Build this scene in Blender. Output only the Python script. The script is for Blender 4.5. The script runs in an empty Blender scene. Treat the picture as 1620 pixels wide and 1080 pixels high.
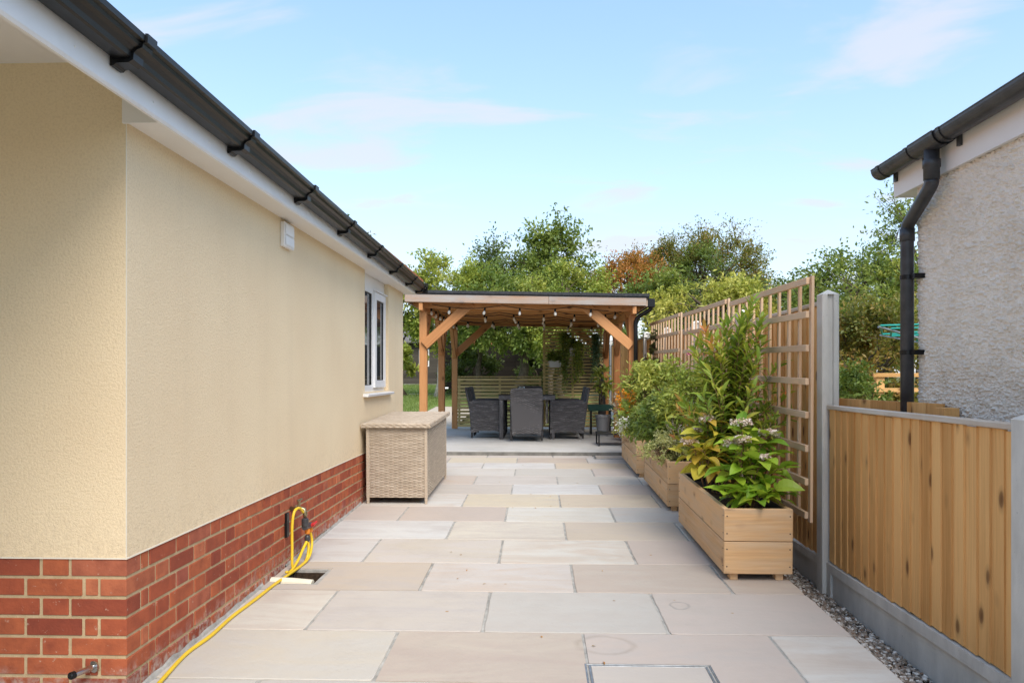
import bpy, math, random
import numpy as np
from mathutils import Vector, Matrix, Euler, noise
R = math.radians
rng = np.random.default_rng(7)
random.seed(11)
sc = bpy.context.scene
C = sc.collection

# ------------------------------------------------------------------ camera, sky, sun, exposure
EYE = 1.29
cam = bpy.data.cameras.new('camera'); camo = bpy.data.objects.new('camera', cam); C.objects.link(camo)
camo.location = (0, 0, EYE); camo.rotation_euler = (R(90), 0, math.atan(40 / 1170))
cam.sensor_width = 36; cam.lens = 26.0; cam.shift_y = 55 / 1620
cam.clip_start = .05; cam.clip_end = 900
sc.camera = camo
SUN_EL, SUN_AZ = R(48), R(157)          # azimuth clockwise from +Y: veiled sun behind the camera
w = bpy.data.worlds.new('World'); sc.world = w; w.use_nodes = True
nt = w.node_tree; nt.nodes.clear()
def WN(t, **k):
    n = nt.nodes.new(t)
    for a, b in k.items(): setattr(n, a, b)
    return n
out = WN('ShaderNodeOutputWorld'); bg = WN('ShaderNodeBackground')
sky = WN('ShaderNodeTexSky', sky_type='NISHITA', sun_disc=False, sun_elevation=SUN_EL, sun_rotation=SUN_AZ, altitude=50, air_density=1.0, dust_density=.6, ozone_density=1.6)
bg.inputs['Strength'].default_value = .112
tc = WN('ShaderNodeTexCoord'); sep = WN('ShaderNodeSeparateXYZ'); nt.links.new(tc.outputs['Generated'], sep.inputs[0])
def WM(op, a, b=None, c=None):
    n = WN('ShaderNodeMath', operation=op)
    for i, v in enumerate((a, b, c)):
        if v is None: continue
        if isinstance(v, (int, float)): n.inputs[i].default_value = v
        else: nt.links.new(v, n.inputs[i])
    return n.outputs[0]
zz = WM('MAXIMUM', sep.outputs[2], .02)
den = WM('ADD', zz, .14)
cx = WM('DIVIDE', sep.outputs[0], den); cy = WM('DIVIDE', sep.outputs[1], den)
cmb = WN('ShaderNodeCombineXYZ'); nt.links.new(cx, cmb.inputs[0]); nt.links.new(cy, cmb.inputs[1])
mp = WN('ShaderNodeMapping'); mp.inputs['Scale'].default_value = (.9, 1.7, 1); mp.inputs['Location'].default_value = (3.3, 1.2, 0); mp.inputs['Rotation'].default_value = (0, 0, .25)
nt.links.new(cmb.outputs[0], mp.inputs[0])
nz = WN('ShaderNodeTexNoise'); nz.inputs['Scale'].default_value = 1.7; nz.inputs['Detail'].default_value = 7; nz.inputs['Roughness'].default_value = .52; nz.inputs['Distortion'].default_value = .5
nt.links.new(mp.outputs[0], nz.inputs['Vector'])
cl = WN('ShaderNodeMapRange', interpolation_type='SMOOTHSTEP'); nt.links.new(nz.outputs[0], cl.inputs[0])
cl.inputs[1].default_value = .49; cl.inputs[2].default_value = .66; cl.inputs[3].default_value = 0; cl.inputs[4].default_value = .72
hz = WM('POWER', WM('SUBTRACT', 1.0, zz), 5.0)                     # clouds pile up towards the horizon
hz = WM('MULTIPLY', hz, .86)
fac = WM('MAXIMUM', cl.outputs[0], hz)
fac = WM('MINIMUM', WM('ADD', WM('MULTIPLY', cl.outputs[0], WM('SUBTRACT', 1.0, hz)), hz), 1.0)
mx = WN('ShaderNodeMix', data_type='RGBA')
lift = WN('ShaderNodeMix', data_type='RGBA', blend_type='ADD'); lift.inputs[0].default_value = 1
nt.links.new(sky.outputs[0], lift.inputs[6]); lift.inputs[7].default_value = (.62, 1.05, 1.50, 1)   # thin high veil
nt.links.new(fac, mx.inputs[0]); nt.links.new(lift.outputs[2], mx.inputs[6]); mx.inputs[7].default_value = (3.62, 3.68, 3.95, 1)
nt.links.new(mx.outputs[2], bg.inputs['Color']); nt.links.new(bg.outputs[0], out.inputs[0])
sl = bpy.data.lights.new('sun', 'SUN'); sl.energy = 2.1; sl.angle = R(40); sl.color = (1, .91, .80)
so = bpy.data.objects.new('sun', sl); C.objects.link(so)
sd = Vector((math.sin(SUN_AZ) * math.cos(SUN_EL), math.cos(SUN_AZ) * math.cos(SUN_EL), math.sin(SUN_EL)))
so.rotation_euler = sd.to_track_quat('Z', 'Y').to_euler(); so.location = (12, -6, 20)
vs = sc.view_settings
sc.display_settings.display_device = 'sRGB'
vs.view_transform = 'Standard'; vs.look = 'None'; vs.gamma = 1; vs.use_curve_mapping = False; vs.exposure = 1.06

# ------------------------------------------------------------------ material helpers
class NT:
    def __init__(s, name):
        s.m = bpy.data.materials.new(name); s.m.use_nodes = True; s.t = s.m.node_tree
        s.b = s.t.nodes['Principled BSDF']; s.o = s.t.nodes['Material Output']
    def n(s, typ, **k):
        n = s.t.nodes.new('ShaderNode' + typ)
        for a, v in k.items():
            if hasattr(n, a) and not a[0].isupper(): setattr(n, a, v)
            else: s.set(n.inputs[a.replace('_', ' ')], v)
        return n
    def set(s, sock, v):
        if isinstance(v, bpy.types.NodeSocket): s.t.links.new(v, sock)
        elif isinstance(v, tuple) and len(v) == 3 and sock.type == 'RGBA': sock.default_value = (*v, 1)
        else: sock.default_value = v
    def math(s, op, a, b=0.0, clamp=False):
        n = s.t.nodes.new('ShaderNodeMath'); n.operation = op; n.use_clamp = clamp
        s.set(n.inputs[0], a); s.set(n.inputs[1], b); return n.outputs[0]
    def mix(s, f, a, b, mode='MIX'):
        n = s.t.nodes.new('ShaderNodeMix'); n.data_type = 'RGBA'; n.blend_type = mode
        s.set(n.inputs[0], f); s.set(n.inputs[6], a); s.set(n.inputs[7], b); return n.outputs[2]
    def ramp(s, f, stops, interp='LINEAR'):
        n = s.t.nodes.new('ShaderNodeValToRGB'); s.set(n.inputs[0], f); cr = n.color_ramp; cr.interpolation = interp
        while len(cr.elements) < len(stops): cr.elements.new(.5)
        for e, (p, c) in zip(cr.elements, stops):
            e.position = p; e.color = (*c, 1) if len(c) == 3 else c
        return n.outputs[0]
    def noise(s, vec, scale, detail=4, rough=.5, dist=0):
        n = s.t.nodes.new('ShaderNodeTexNoise')
        if vec is not None: s.set(n.inputs['Vector'], vec)
        n.inputs['Scale'].default_value = scale; n.inputs['Detail'].default_value = detail
        n.inputs['Roughness'].default_value = rough; n.inputs['Distortion'].default_value = dist
        return n.outputs[0]
    def vmap(s, vec, scale=(1, 1, 1), loc=(0, 0, 0)):
        n = s.t.nodes.new('ShaderNodeMapping'); s.set(n.inputs[0], vec); n.inputs['Scale'].default_value = scale; s.set(n.inputs['Location'], loc)
        return n.outputs[0]
    def obj(s): return s.t.nodes.new('ShaderNodeTexCoord').outputs['Object']
    def uv(s): return s.t.nodes.new('ShaderNodeTexCoord').outputs['UV']
    def pos(s): return s.t.nodes.new('ShaderNodeNewGeometry').outputs['Position']
    def rand(s): return s.t.nodes.new('ShaderNodeObjectInfo').outputs['Random']
    def attr(s, n):
        a = s.t.nodes.new('ShaderNodeAttribute'); a.attribute_name = n; return a.outputs['Fac']
    def vadd(s, a, b):
        n = s.t.nodes.new('ShaderNodeVectorMath'); n.operation = 'ADD'; s.set(n.inputs[0], a); s.set(n.inputs[1], b); return n.outputs[0]
    def cxyz(s, x, y=0.0, z=0.0):
        n = s.t.nodes.new('ShaderNodeCombineXYZ')
        for i, v in enumerate((x, y, z)): s.set(n.inputs[i], v)
        return n.outputs[0]
    def bump(s, h, strength=.5, dist=.01):
        n = s.t.nodes.new('ShaderNodeBump'); n.inputs['Strength'].default_value = strength; n.inputs['Distance'].default_value = dist
        s.set(n.inputs['Height'], h); s.t.links.new(n.outputs[0], s.b.inputs['Normal'])
    def base(s, c, rough=.6, spec=.4, metal=0):
        s.set(s.b.inputs['Base Color'], c); s.set(s.b.inputs['Roughness'], rough); s.b.inputs['Specular IOR Level'].default_value = spec; s.b.inputs['Metallic'].default_value = metal
        return s.m

def plain(name, col, rough=.5, spec=.4, metal=0, var=.12, scale=8, bump=0):
    k = NT(name); p = k.obj(); nz = k.noise(p, scale, 5, .6)
    d = tuple(c * (1 - var) for c in col); l = tuple(min(1, c * (1 + var)) for c in col)
    k.base(k.ramp(nz, [(.3, d), (.7, l)]), rough, spec, metal)
    if bump: k.bump(k.noise(p, scale * 8, 4), bump, .004)
    return k.m

def wood(name, light, dark, knotc, grey=None, greyf=0.0, knots=True, rough=.75):
    """grain runs along UV.x (metres along the board's length)"""
    k = NT(name); uv = k.uv(); r = k.rand()
    off = k.cxyz(k.math('MULTIPLY', r, 37.0), k.math('MULTIPLY', r, 91.0), 0.0)
    p = k.vadd(uv, off)
    warp = k.noise(k.vmap(p, (2.0, 6.0, 1)), 1.0, 3)
    pw = k.vadd(p, k.cxyz(0.0, k.math('MULTIPLY', k.math('SUBTRACT', warp, .5), .05), 0.0))
    g = k.noise(k.vmap(pw, (1.6, 55, 1)), 1.0, 5, .6)
    g2 = k.noise(k.vmap(pw, (5, 260, 1)), 1.0, 2, .5)
    tone = k.math('ADD', k.math('MULTIPLY', r, .50), k.math('ADD', k.math('MULTIPLY', g, .70), k.math('MULTIPLY', k.noise(k.vmap(p, (1.4, 7, 1)), 1, 3), .45)))
    col = k.ramp(tone, [(.45, dark), (1.0, light)])
    col = k.mix(k.math('MULTIPLY', k.ramp(g2, [(.45, (0, 0, 0)), (.75, (1, 1, 1))]), .25), col, dark)
    if knots:
        v = k.t.nodes.new('ShaderNodeTexVoronoi'); k.set(v.inputs['Vector'], k.vmap(pw, (4.8, 9.0, 1))); v.inputs['Scale'].default_value = 1; v.inputs['Randomness'].default_value = 1
        sizer = k.math('GREATER_THAN', v.outputs['Color'], .45)
        kd = k.ramp(v.outputs['Distance'], [(.055, (1, 1, 1)), (.14, (.8, .8, .8)), (.18, (.32, .32, .32)), (.30, (0, 0, 0))])
        col = k.mix(k.math('MULTIPLY', k.math('MULTIPLY', kd, sizer), .85), col, knotc)
    if grey:
        gm = k.ramp(k.noise(k.vmap(p, (1.3, 9, 1)), 1.6, 4, .6), [(.5 - greyf * .5, (0, 0, 0)), (.95 - greyf * .4, (1, 1, 1))])
        col = k.mix(gm, col, grey)
    k.base(col, rough, .25)
    k.bump(k.math('ADD', g, k.math('MULTIPLY', g2, .5)), .35, .003)
    return k.m

def leafmat(name, stops, trans=.35, rough=.45, use='v'):
    k = NT(name)
    f = k.attr('v') if use == 'v' else k.rand()
    col = k.ramp(f, stops)
    col = k.mix(k.math('MULTIPLY', k.noise(k.obj(), 60 if use != 'v' else 9, 2), .35), col, tuple(c * .55 for c in stops[0][1]))
    k.base(col, rough, .35)
    tr = k.t.nodes.new('ShaderNodeBsdfTranslucent'); bright = k.mix(.45, col, (.50, .58, .06), 'MIX'); k.set(tr.inputs[0], bright)
    ms = k.t.nodes.new('ShaderNodeMixShader'); ms.inputs[0].default_value = trans
    k.t.links.new(k.b.outputs[0], ms.inputs[1]); k.t.links.new(tr.outputs[0], ms.inputs[2]); k.t.links.new(ms.outputs[0], k.o.inputs[0])
    return k.m

M = {}
# render (cream textured masonry coat)
k = NT('cream_render'); p = k.obj(); n1 = k.noise(p, 1.3, 3); n2 = k.noise(p, 105, 3, .6)
cr = k.mix(k.math('MULTIPLY', k.ramp(n2, [(.35, (1, 1, 1)), (.55, (0, 0, 0))]), .25), k.ramp(n1, [(.3, (.78, .625, .415)), (.7, (.83, .685, .465))]), (.52, .39, .235))
sp = k.t.nodes.new('ShaderNodeSeparateXYZ'); k.t.links.new(k.pos(), sp.inputs[0]); wp = k.pos()
spl = k.math('MULTIPLY', k.ramp(k.math('ADD', sp.outputs[2], k.math('MULTIPLY', k.noise(wp, 5, 5, .7), .35)), [(.72, (1, 1, 1)), (.98, (0, 0, 0))]), k.ramp(k.noise(wp, 34, 3, .7), [(.45, (0, 0, 0)), (.7, (1, 1, 1))]))   # rain splash above the plinth
cr = k.mix(k.math('MULTIPLY', spl, .35), cr, (.40, .30, .20))
run = k.noise(k.vmap(wp, (7, 7, .35)), 1.0, 4, .6)
cr = k.mix(k.math('MULTIPLY', k.ramp(run, [(.52, (0, 0, 0)), (.8, (1, 1, 1))]), .08), cr, (.45, .36, .25))
k.base(cr, .9, .15)
k.bump(k.math('ADD', n2, k.math('MULTIPLY', k.noise(p, 260, 2), .5)), .6, .0055); M['render'] = k.m
k = NT('red_brick'); p = k.obj(); r = k.rand(); rp = k.vadd(p, k.cxyz(k.math('MULTIPLY', r, 31.), k.math('MULTIPLY', r, 17.), 0.0))
c = k.ramp(r, [(0, (.26, .062, .036)), (.25, (.38, .095, .046)), (.5, (.44, .125, .054)), (.75, (.34, .082, .042)), (.9, (.50, .165, .08)), (1, (.28, .07, .055))])
c = k.mix(k.ramp(k.noise(rp, 16, 4), [(.4, (0, 0, 0)), (.75, (.6, .6, .6))]), c, (.18, .045, .03))
c = k.mix(k.ramp(k.noise(rp, 42, 3, .7), [(.66, (0, 0, 0)), (.74, (.75, .75, .75))]), c, (.56, .40, .30))
wp = k.pos(); sp = k.t.nodes.new('ShaderNodeSeparateXYZ'); k.t.links.new(wp, sp.inputs[0])
hgt = k.math('SUBTRACT', sp.outputs[2], k.math('MULTIPLY', sp.outputs[1], .0265))     # lime splash near the paving
st = k.math('MULTIPLY', k.ramp(k.math('ADD', hgt, k.math('MULTIPLY', k.noise(wp, 9, 4, .7), .16)), [(.10, (1, 1, 1)), (.20, (0, 0, 0))]), k.ramp(k.noise(wp, 28, 4, .7), [(.42, (0, 0, 0)), (.62, (.75, .75, .75))]))
c = k.mix(st, c, (.50, .45, .40))
k.base(c, .88, .2); k.bump(k.noise(rp, 85, 4), .4, .004); M['brick'] = k.m
k = NT('sand_mortar'); p = k.obj(); k.base(k.ramp(k.noise(p, 12, 5, .7), [(.3, (.44, .33, .19)), (.7, (.60, .465, .285))]), .95, .1); k.bump(k.noise(p, 150, 3), .5, .004); M['mortar'] = k.m
k = NT('sandstone_flag'); p = k.pos(); r = k.rand()
rp = k.vadd(p, k.cxyz(k.math('MULTIPLY', r, 53.), k.math('MULTIPLY', r, 29.), 0.0))
c = k.ramp(r, [(0, (.43, .42, .395)), (.16, (.50, .47, .415)), (.33, (.47, .395, .34)), (.5, (.56, .56, .535)), (.66, (.55, .48, .36)), (.82, (.43, .36, .31)), (1, (.57, .56, .52))])
wv = k.noise(k.vmap(rp, (.7, 2.6, 1)), 2.2, 5, .6, 1.2)
c = k.mix(k.ramp(wv, [(.40, (0, 0, 0)), (.72, (.8, .8, .8))]), c, k.ramp(k.math('FRACT', k.math('MULTIPLY', r, 7.3)), [(0, (.50, .40, .31)), (.5, (.43, .40, .38)), (1, (.51, .455, .36))]))
c = k.mix(k.math('MULTIPLY', k.ramp(k.noise(p, 3.1, 5, .65), [(.5, (0, 0, 0)), (.78, (1, 1, 1))]), .30), c, (.36, .315, .27))
c = k.mix(k.ramp(k.noise(p, 19, 5, .7), [(.66, (0, 0, 0)), (.8, (.35, .35, .35))]), c, (.30, .26, .22))
def ring(cx, cy, rx, ry, wd, amt, col, c):
    sp = k.t.nodes.new('ShaderNodeSeparateXYZ'); k.set(sp.inputs[0], k.vadd(p, k.cxyz(k.math('MULTIPLY', k.math('SUBTRACT', k.noise(p, 7, 2), .5), .05), k.math('MULTIPLY', k.math('SUBTRACT', k.noise(p, 8.3, 2), .5), .05), 0.0)))
    dx = k.math('DIVIDE', k.math('SUBTRACT', sp.outputs[0], cx), rx); dy = k.math('DIVIDE', k.math('SUBTRACT', sp.outputs[1], cy), ry)
    d = k.math('ABSOLUTE', k.math('SUBTRACT', k.math('SQRT', k.math('ADD', k.math('MULTIPLY', dx, dx), k.math('MULTIPLY', dy, dy))), 1.0))
    return k.mix(k.math('MULTIPLY', k.ramp(d, [(0, (1, 1, 1)), (wd, (0, 0, 0))]), k.math('MULTIPLY', k.noise(p, 13, 3), amt)), c, col)
c = ring(.305, 3.33, .125, .10, .20, .62, (.27, .22, .17), c)
c = ring(.735, 3.86, .05, .05, .22, .8, (.19, .19, .18), c)
c = ring(-.05, 5.0, 0.9, .25, .35, .35, (.36, .31, .25), c)
v = k.t.nodes.new('ShaderNodeTexVoronoi'); k.set(v.inputs['Vector'], p); v.inputs['Scale'].default_value = 4.5
c = k.mix(k.math('MULTIPLY', k.ramp(v.outputs['Distance'], [(.02, (1, 1, 1)), (.055, (0, 0, 0))]), k.math('GREATER_THAN', v.outputs['Color'], .62)), c, (.36, .22, .09))
k.base(c, k.math('ADD', .62, k.math('MULTIPLY', wv, .2)), .3); k.bump(k.math('ADD', k.math('ADD', k.noise(p, 26, 5, .6), k.math('MULTIPLY', k.noise(rp, 5, 3, .55, 1.5), 2.0)), k.math('MULTIPLY', k.noise(p, 210, 2), .25)), .22, .008); M['stone'] = k.m
M['joint'] = plain('grey_pointing', (.36, .35, .32), .95, .1, var=.3, scale=14, bump=.6)
k = NT('concrete_slab'); p = k.pos(); c = k.ramp(k.noise(p, 1.7, 6, .6), [(.3, (.42, .415, .39)), (.7, (.54, .535, .51))])
c = k.mix(k.ramp(k.noise(p, 5, 5, .7), [(.58, (0, 0, 0)), (.8, (.5, .5, .5))]), c, (.27, .265, .25)); k.base(c, .85, .2); k.bump(k.noise(p, 60, 4), .3, .005); M['concrete'] = k.m
k = NT('precast_concrete'); p = k.obj(); c = k.ramp(k.noise(k.vmap(p, (3, 3, 1)), 3, 6, .65), [(.3, (.53, .51, .47)), (.7, (.69, .665, .615))])
c = k.mix(k.ramp(k.noise(p, 75, 2), [(.70, (0, 0, 0)), (.78, (.6, .6, .6))]), c, (.22, .22, .21)); k.base(c, .85, .2); k.bump(k.noise(p, 120, 3), .35, .003); M['precast'] = k.m
M['white'] = plain('white_upvc', (.80, .80, .80), .32, .5, var=.03)
M['bead'] = plain('cream_bead', (.80, .73, .60), .5, .3, var=.03)
M['soffit'] = plain('white_soffit', (.78, .76, .73), .5, .4, var=.04, scale=2)
M['black'] = plain('black_plastic', (.008, .0083, .009), .33, .32, var=.2)
M['greyblack'] = plain('weathered_black_plastic', (.045, .046, .05), .42, .5, var=.35, scale=14)
M['darkmetal'] = plain('dark_metal', (.03, .03, .032), .4, .5, metal=.4)
M['chrome'] = plain('brushed_chrome', (.55, .55, .55), .22, .5, metal=1, var=.05)
M['galv'] = plain('galvanised_steel', (.36, .37, .37), .45, .5, metal=.8, var=.25, scale=25)
M['brass'] = plain('brass', (.33, .28, .17), .4, .5, metal=.9)
M['yellow'] = plain('yellow_hose', (.74, .50, .022), .38, .45, var=.1, scale=5)
M['red'] = plain('red_plastic', (.55, .03, .03), .35, .5)
M['orange'] = plain('orange_plastic', (.75, .24, .02), .4, .5)
M['ivory'] = plain('ivory_pipe', (.74, .69, .55), .5, .4, var=.1)
M['felt'] = plain('roofing_felt', (.045, .048, .052), .85, .2, var=.3, scale=40, bump=.4)
M['soil'] = plain('soil', (.055, .038, .025), .95, .1, var=.5, scale=30, bump=1)
M['liner'] = plain('black_liner', (.02, .02, .022), .5, .4)
M['glaze'] = None
k = NT('window_glass'); k.base((.03, .035, .04), .04, .8); k.b.inputs['Transmission Weight'].default_value = .0; M['glaze'] = k.m
k = NT('clear_glass'); k.base((.9, .95, .95), .02, .5); k.b.inputs['Transmission Weight'].default_value = .9; M['glass'] = k.m
M['fence'] = wood('fence_softwood', (.84, .485, .19), (.50, .235, .068), (.11, .042, .014))
M['fence_cap'] = wood('weathered_cap', (.50, .36, .24), (.30, .20, .12), (.12, .07, .04), (.60, .56, .50), .7, knots=False)
M['trellis'] = wood('weathered_trellis_wood', (.70, .46, .27), (.46, .265, .14), (.10, .06, .03), (.58, .46, .34), .40)
M['planter'] = wood('planter_softwood', (.68, .43, .22), (.36, .20, .085), (.12, .05, .02), (.54, .41, .28), .25)
M['perg'] = wood('pergola_timber', (.62, .31, .13), (.38, .155, .055), (.11, .04, .015))
M['pergroof'] = wood('pergola_boarding', (.62, .33, .13), (.40, .18, .06), (.09, .035, .012))
M['pergface'] = wood('weathered_fascia_board', (.50, .30, .17), (.26, .13, .065), (.12, .05, .025), (.37, .345, .32), .66)
M['screen'] = wood('treated_slats', (.68, .54, .25), (.42, .31, .115), (.10, .06, .02))
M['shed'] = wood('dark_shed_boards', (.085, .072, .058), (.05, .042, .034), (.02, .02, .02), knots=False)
M['shadefence'] = wood('shade_coloured_boards', (.028, .023, .018), (.014, .011, .009), (.006, .006, .006), knots=False)  # near-black colour stands in for deep tree shade on the fence
M['rattan'] = None
def rattan(name, a, b, d):
    k = NT(name); uv = k.uv(); n = k.noise(k.vmap(uv, (5, 22, 1)), 1, 4, .7); n2 = k.noise(uv, 6, 2)
    k.base(k.mix(k.ramp(n2, [(.35, (0, 0, 0)), (.7, (.4, .4, .4))]), k.ramp(n, [(.3, a), (.55, b), (.75, d)]), a), .5, .4); k.bump(k.noise(k.vmap(uv, (8, 420, 1)), 1, 2), .3, .002)
    return k.m
M['rattan'] = rattan('beige_rattan', (.37, .295, .22), (.53, .445, .345), (.66, .58, .475))
M['rattan_core'] = plain('rattan_shadow_frame', (.17, .13, .09), .7, .2)
M['darkrattan'] = rattan('charcoal_rattan', (.038, .036, .038), (.11, .105, .109), (.32, .31, .315))
M['dark_core'] = plain('charcoal_frame', (.025, .024, .025), .6, .3)
M['cushion'] = plain('pale_cushion', (.55, .50, .44), .9, .1)
M['blanket'] = plain('patterned_throw', (.30, .28, .26), .95, .1, var=.8, scale=22)
k = NT('pebbledash'); p = k.obj(); c = k.ramp(k.noise(p, 2.0, 5, .6), [(.3, (.70, .635, .55)), (.7, (.84, .785, .705))])
c = k.mix(k.ramp(k.noise(p, 38, 4, .65), [(.55, (0, 0, 0)), (.78, (.45, .45, .45))]), c, (.42, .37, .31)); k.base(c, .95, .1); k.bump(k.noise(p, 130, 3), .5, .006); M['dash'] = k.m
k = NT('pebbles'); a = k.attr('v'); k.base(k.ramp(a, [(0, (.05, .045, .04)), (.2, (.20, .16, .12)), (.45, (.33, .29, .25)), (.62, (.20, .12, .075)), (.75, (.46, .43, .39)), (1, (.72, .70, .66))]), .6, .4); M['pebble'] = k.m
k = NT('lawn_grass'); p = k.pos(); c = k.ramp(k.noise(p, .7, 4), [(.3, (.11, .17, .035)), (.7, (.20, .28, .07))]); c = k.mix(k.ramp(k.noise(p, 6, 5, .7), [(.45, (0, 0, 0)), (.8, (.5, .5, .5))]), c, (.33, .34, .13)); k.base(c, .9, .1); k.bump(k.noise(p, 90, 3), .8, .02); M['lawn'] = k.m
M['blade'] = leafmat('grass_blade', [(0, (.09, .15, .03)), (.6, (.20, .29, .06)), (1, (.36, .38, .14))], .3)
k = NT('earth'); p = k.pos(); k.base(k.ramp(k.noise(p, .8, 6, .6), [(.35, (.07, .09, .03)), (.6, (.16, .17, .07)), (.75, (.24, .19, .12))]), .95, .1); M['earth'] = k.m
M['sandpath'] = plain('buff_path', (.50, .43, .34), .9, .1, var=.15, scale=20)
M['tile'] = plain('clay_roof_tile', (.42, .16, .075), .8, .2, var=.3, scale=7)
M['greyroof'] = plain('grey_roof', (.16, .15, .14), .85, .2, var=.3)
M['bulb'] = None
k = NT('bulb_glass'); k.base((.80, .76, .68), .12, .7); M['bulb'] = k.m
M['bark'] = plain('bark', (.10, .078, .055), .95, .1, var=.5, scale=14, bump=1)
M['palebark'] = plain('pale_bark', (.42, .38, .32), .9, .1, var=.35, scale=11)
M['stem'] = plain('green_stem', (.16, .15, .05), .7, .2, var=.3)
M['redstem'] = plain('brown_stem', (.20, .12, .06), .7, .2, var=.3)
M['potwhite'] = plain('white_pot', (.74, .74, .72), .4, .5, var=.04)
M['potgrey'] = plain('grey_pot', (.33, .335, .345), .55, .4, var=.08)
M['green_plastic'] = plain('dark_green_plastic', (.018, .075, .055), .5, .4)
M['turq'] = plain('turquoise_line', (.02, .36, .30), .5, .4)
M['rose'] = plain('rose_petal', (.72, .28, .33), .6, .2)
M['pinkfl'] = leafmat('lacecap_petal', [(0, (.78, .52, .32)), (.35, (.88, .66, .55)), (.6, (.90, .72, .68)), (1, (.90, .86, .74))], .2)
M['whitefl'] = leafmat('white_petal', [(0, (.70, .68, .58)), (1, (.86, .85, .80))], .25)
M['orangefl'] = leafmat('orange_petal', [(0, (.72, .18, .01)), (1, (.85, .40, .02))], .25)
M['dryfl'] = leafmat('dry_seed', [(0, (.42, .36, .28)), (1, (.60, .55, .46))], .2)
L = lambda n, *s, **k: leafmat(n, [(i / (len(s) - 1), c) for i, c in enumerate(s)], **k)
M['l_mid'] = L('leaf_mid_green', (0.085, 0.141, 0.033), (0.160, 0.238, 0.050), (0.264, 0.327, 0.074), (0.398, 0.417, 0.099))
M['l_dark'] = L('leaf_dark_green', (0.053, 0.089, 0.030), (0.104, 0.156, 0.050), (0.180, 0.223, 0.074))
M['l_bright'] = L('leaf_bright_green', (0.171, 0.253, 0.041), (0.303, 0.387, 0.066), (0.473, 0.506, 0.099), (0.643, 0.595, 0.149))
M['l_lime'] = L('leaf_lime', (0.322, 0.357, 0.066), (0.530, 0.520, 0.099), (0.750, 0.655, 0.165))
M['l_rust'] = L('leaf_rust', (0.201, 0.155, 0.040), (0.419, 0.171, 0.046), (0.636, 0.232, 0.059), (0.502, 0.295, 0.079))
M['l_olive'] = L('leaf_olive_autumn', (.10, .13, .03), (.20, .20, .045), (.36, .23, .055), (.48, .22, .06))
M['l_shrub'] = L('leaf_evergreen_shrub', (0.075, 0.155, 0.024), (0.167, 0.295, 0.040), (0.335, 0.434, 0.053), (0.569, 0.527, 0.079), (0.737, 0.341, 0.092), (0.703, 0.186, 0.066))
M['l_hyd'] = L('leaf_hydrangea', (0.167, 0.341, 0.026), (0.318, 0.512, 0.040), (0.502, 0.620, 0.053), (0.201, 0.388, 0.040), (0.703, 0.682, 0.092), use='r')
M['l_hydy'] = L('leaf_hydrangea_autumn', (0.435, 0.527, 0.053), (0.750, 0.682, 0.079), (0.750, 0.465, 0.079), (0.636, 0.620, 0.079), (0.750, 0.310, 0.079), use='r')
M['l_varieg'] = L('leaf_variegated', (0.268, 0.326, 0.105), (0.703, 0.682, 0.264), (0.750, 0.750, 0.501))
M['l_blue'] = L('leaf_blue_green', (0.050, 0.116, 0.066), (0.100, 0.186, 0.105), (0.184, 0.264, 0.145))
M['l_black'] = L('leaf_purple_dark', (0.033, 0.046, 0.021), (0.084, 0.078, 0.040), (0.151, 0.109, 0.059))

# ------------------------------------------------------------------ geometry helpers
def tag(o, label=None, cat=None, group=None, kind=None):
    if label: o['label'] = label
    if cat: o['category'] = cat
    if group: o['group'] = group
    if kind: o['kind'] = kind
    return o
WLOC = {}
def wl(p): return WLOC.get(p.name, Vector((0, 0, 0))) if p else Vector((0, 0, 0))
def thing(name, loc, label, cat, group=None, rot=(0, 0, 0), kind=None):
    o = bpy.data.objects.new(name, None); C.objects.link(o); o.location = loc; o.rotation_euler = rot; o.empty_display_size = .1
    WLOC[o.name] = Vector(loc); return tag(o, label, cat, group, kind)
def link(name, me, parent, loc=(0, 0, 0), rot=(0, 0, 0), local=False, kind=None, label=None):
    o = bpy.data.objects.new(name, me); C.objects.link(o)
    if parent:
        o.parent = parent
        o.location = Vector(loc) if local else Vector(loc) - wl(parent)
    else: o.location = loc
    WLOC[o.name] = Vector(loc)
    o.rotation_euler = rot
    if kind: o['kind'] = kind
    if label: o['label'] = label
    return o
BOXC = {}
def boxmesh(dx, dy, dz, mat, ch=0.0, grain=None):
    key = (round(dx, 3), round(dy, 3), round(dz, 3), mat.name, ch, grain)
    if key in BOXC: return BOXC[key]
    m = MB(); m.box(0, 0, 0, dx, dy, dz, ch, grain); me = m.mesh('board', mat); BOXC[key] = me; return me
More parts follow.
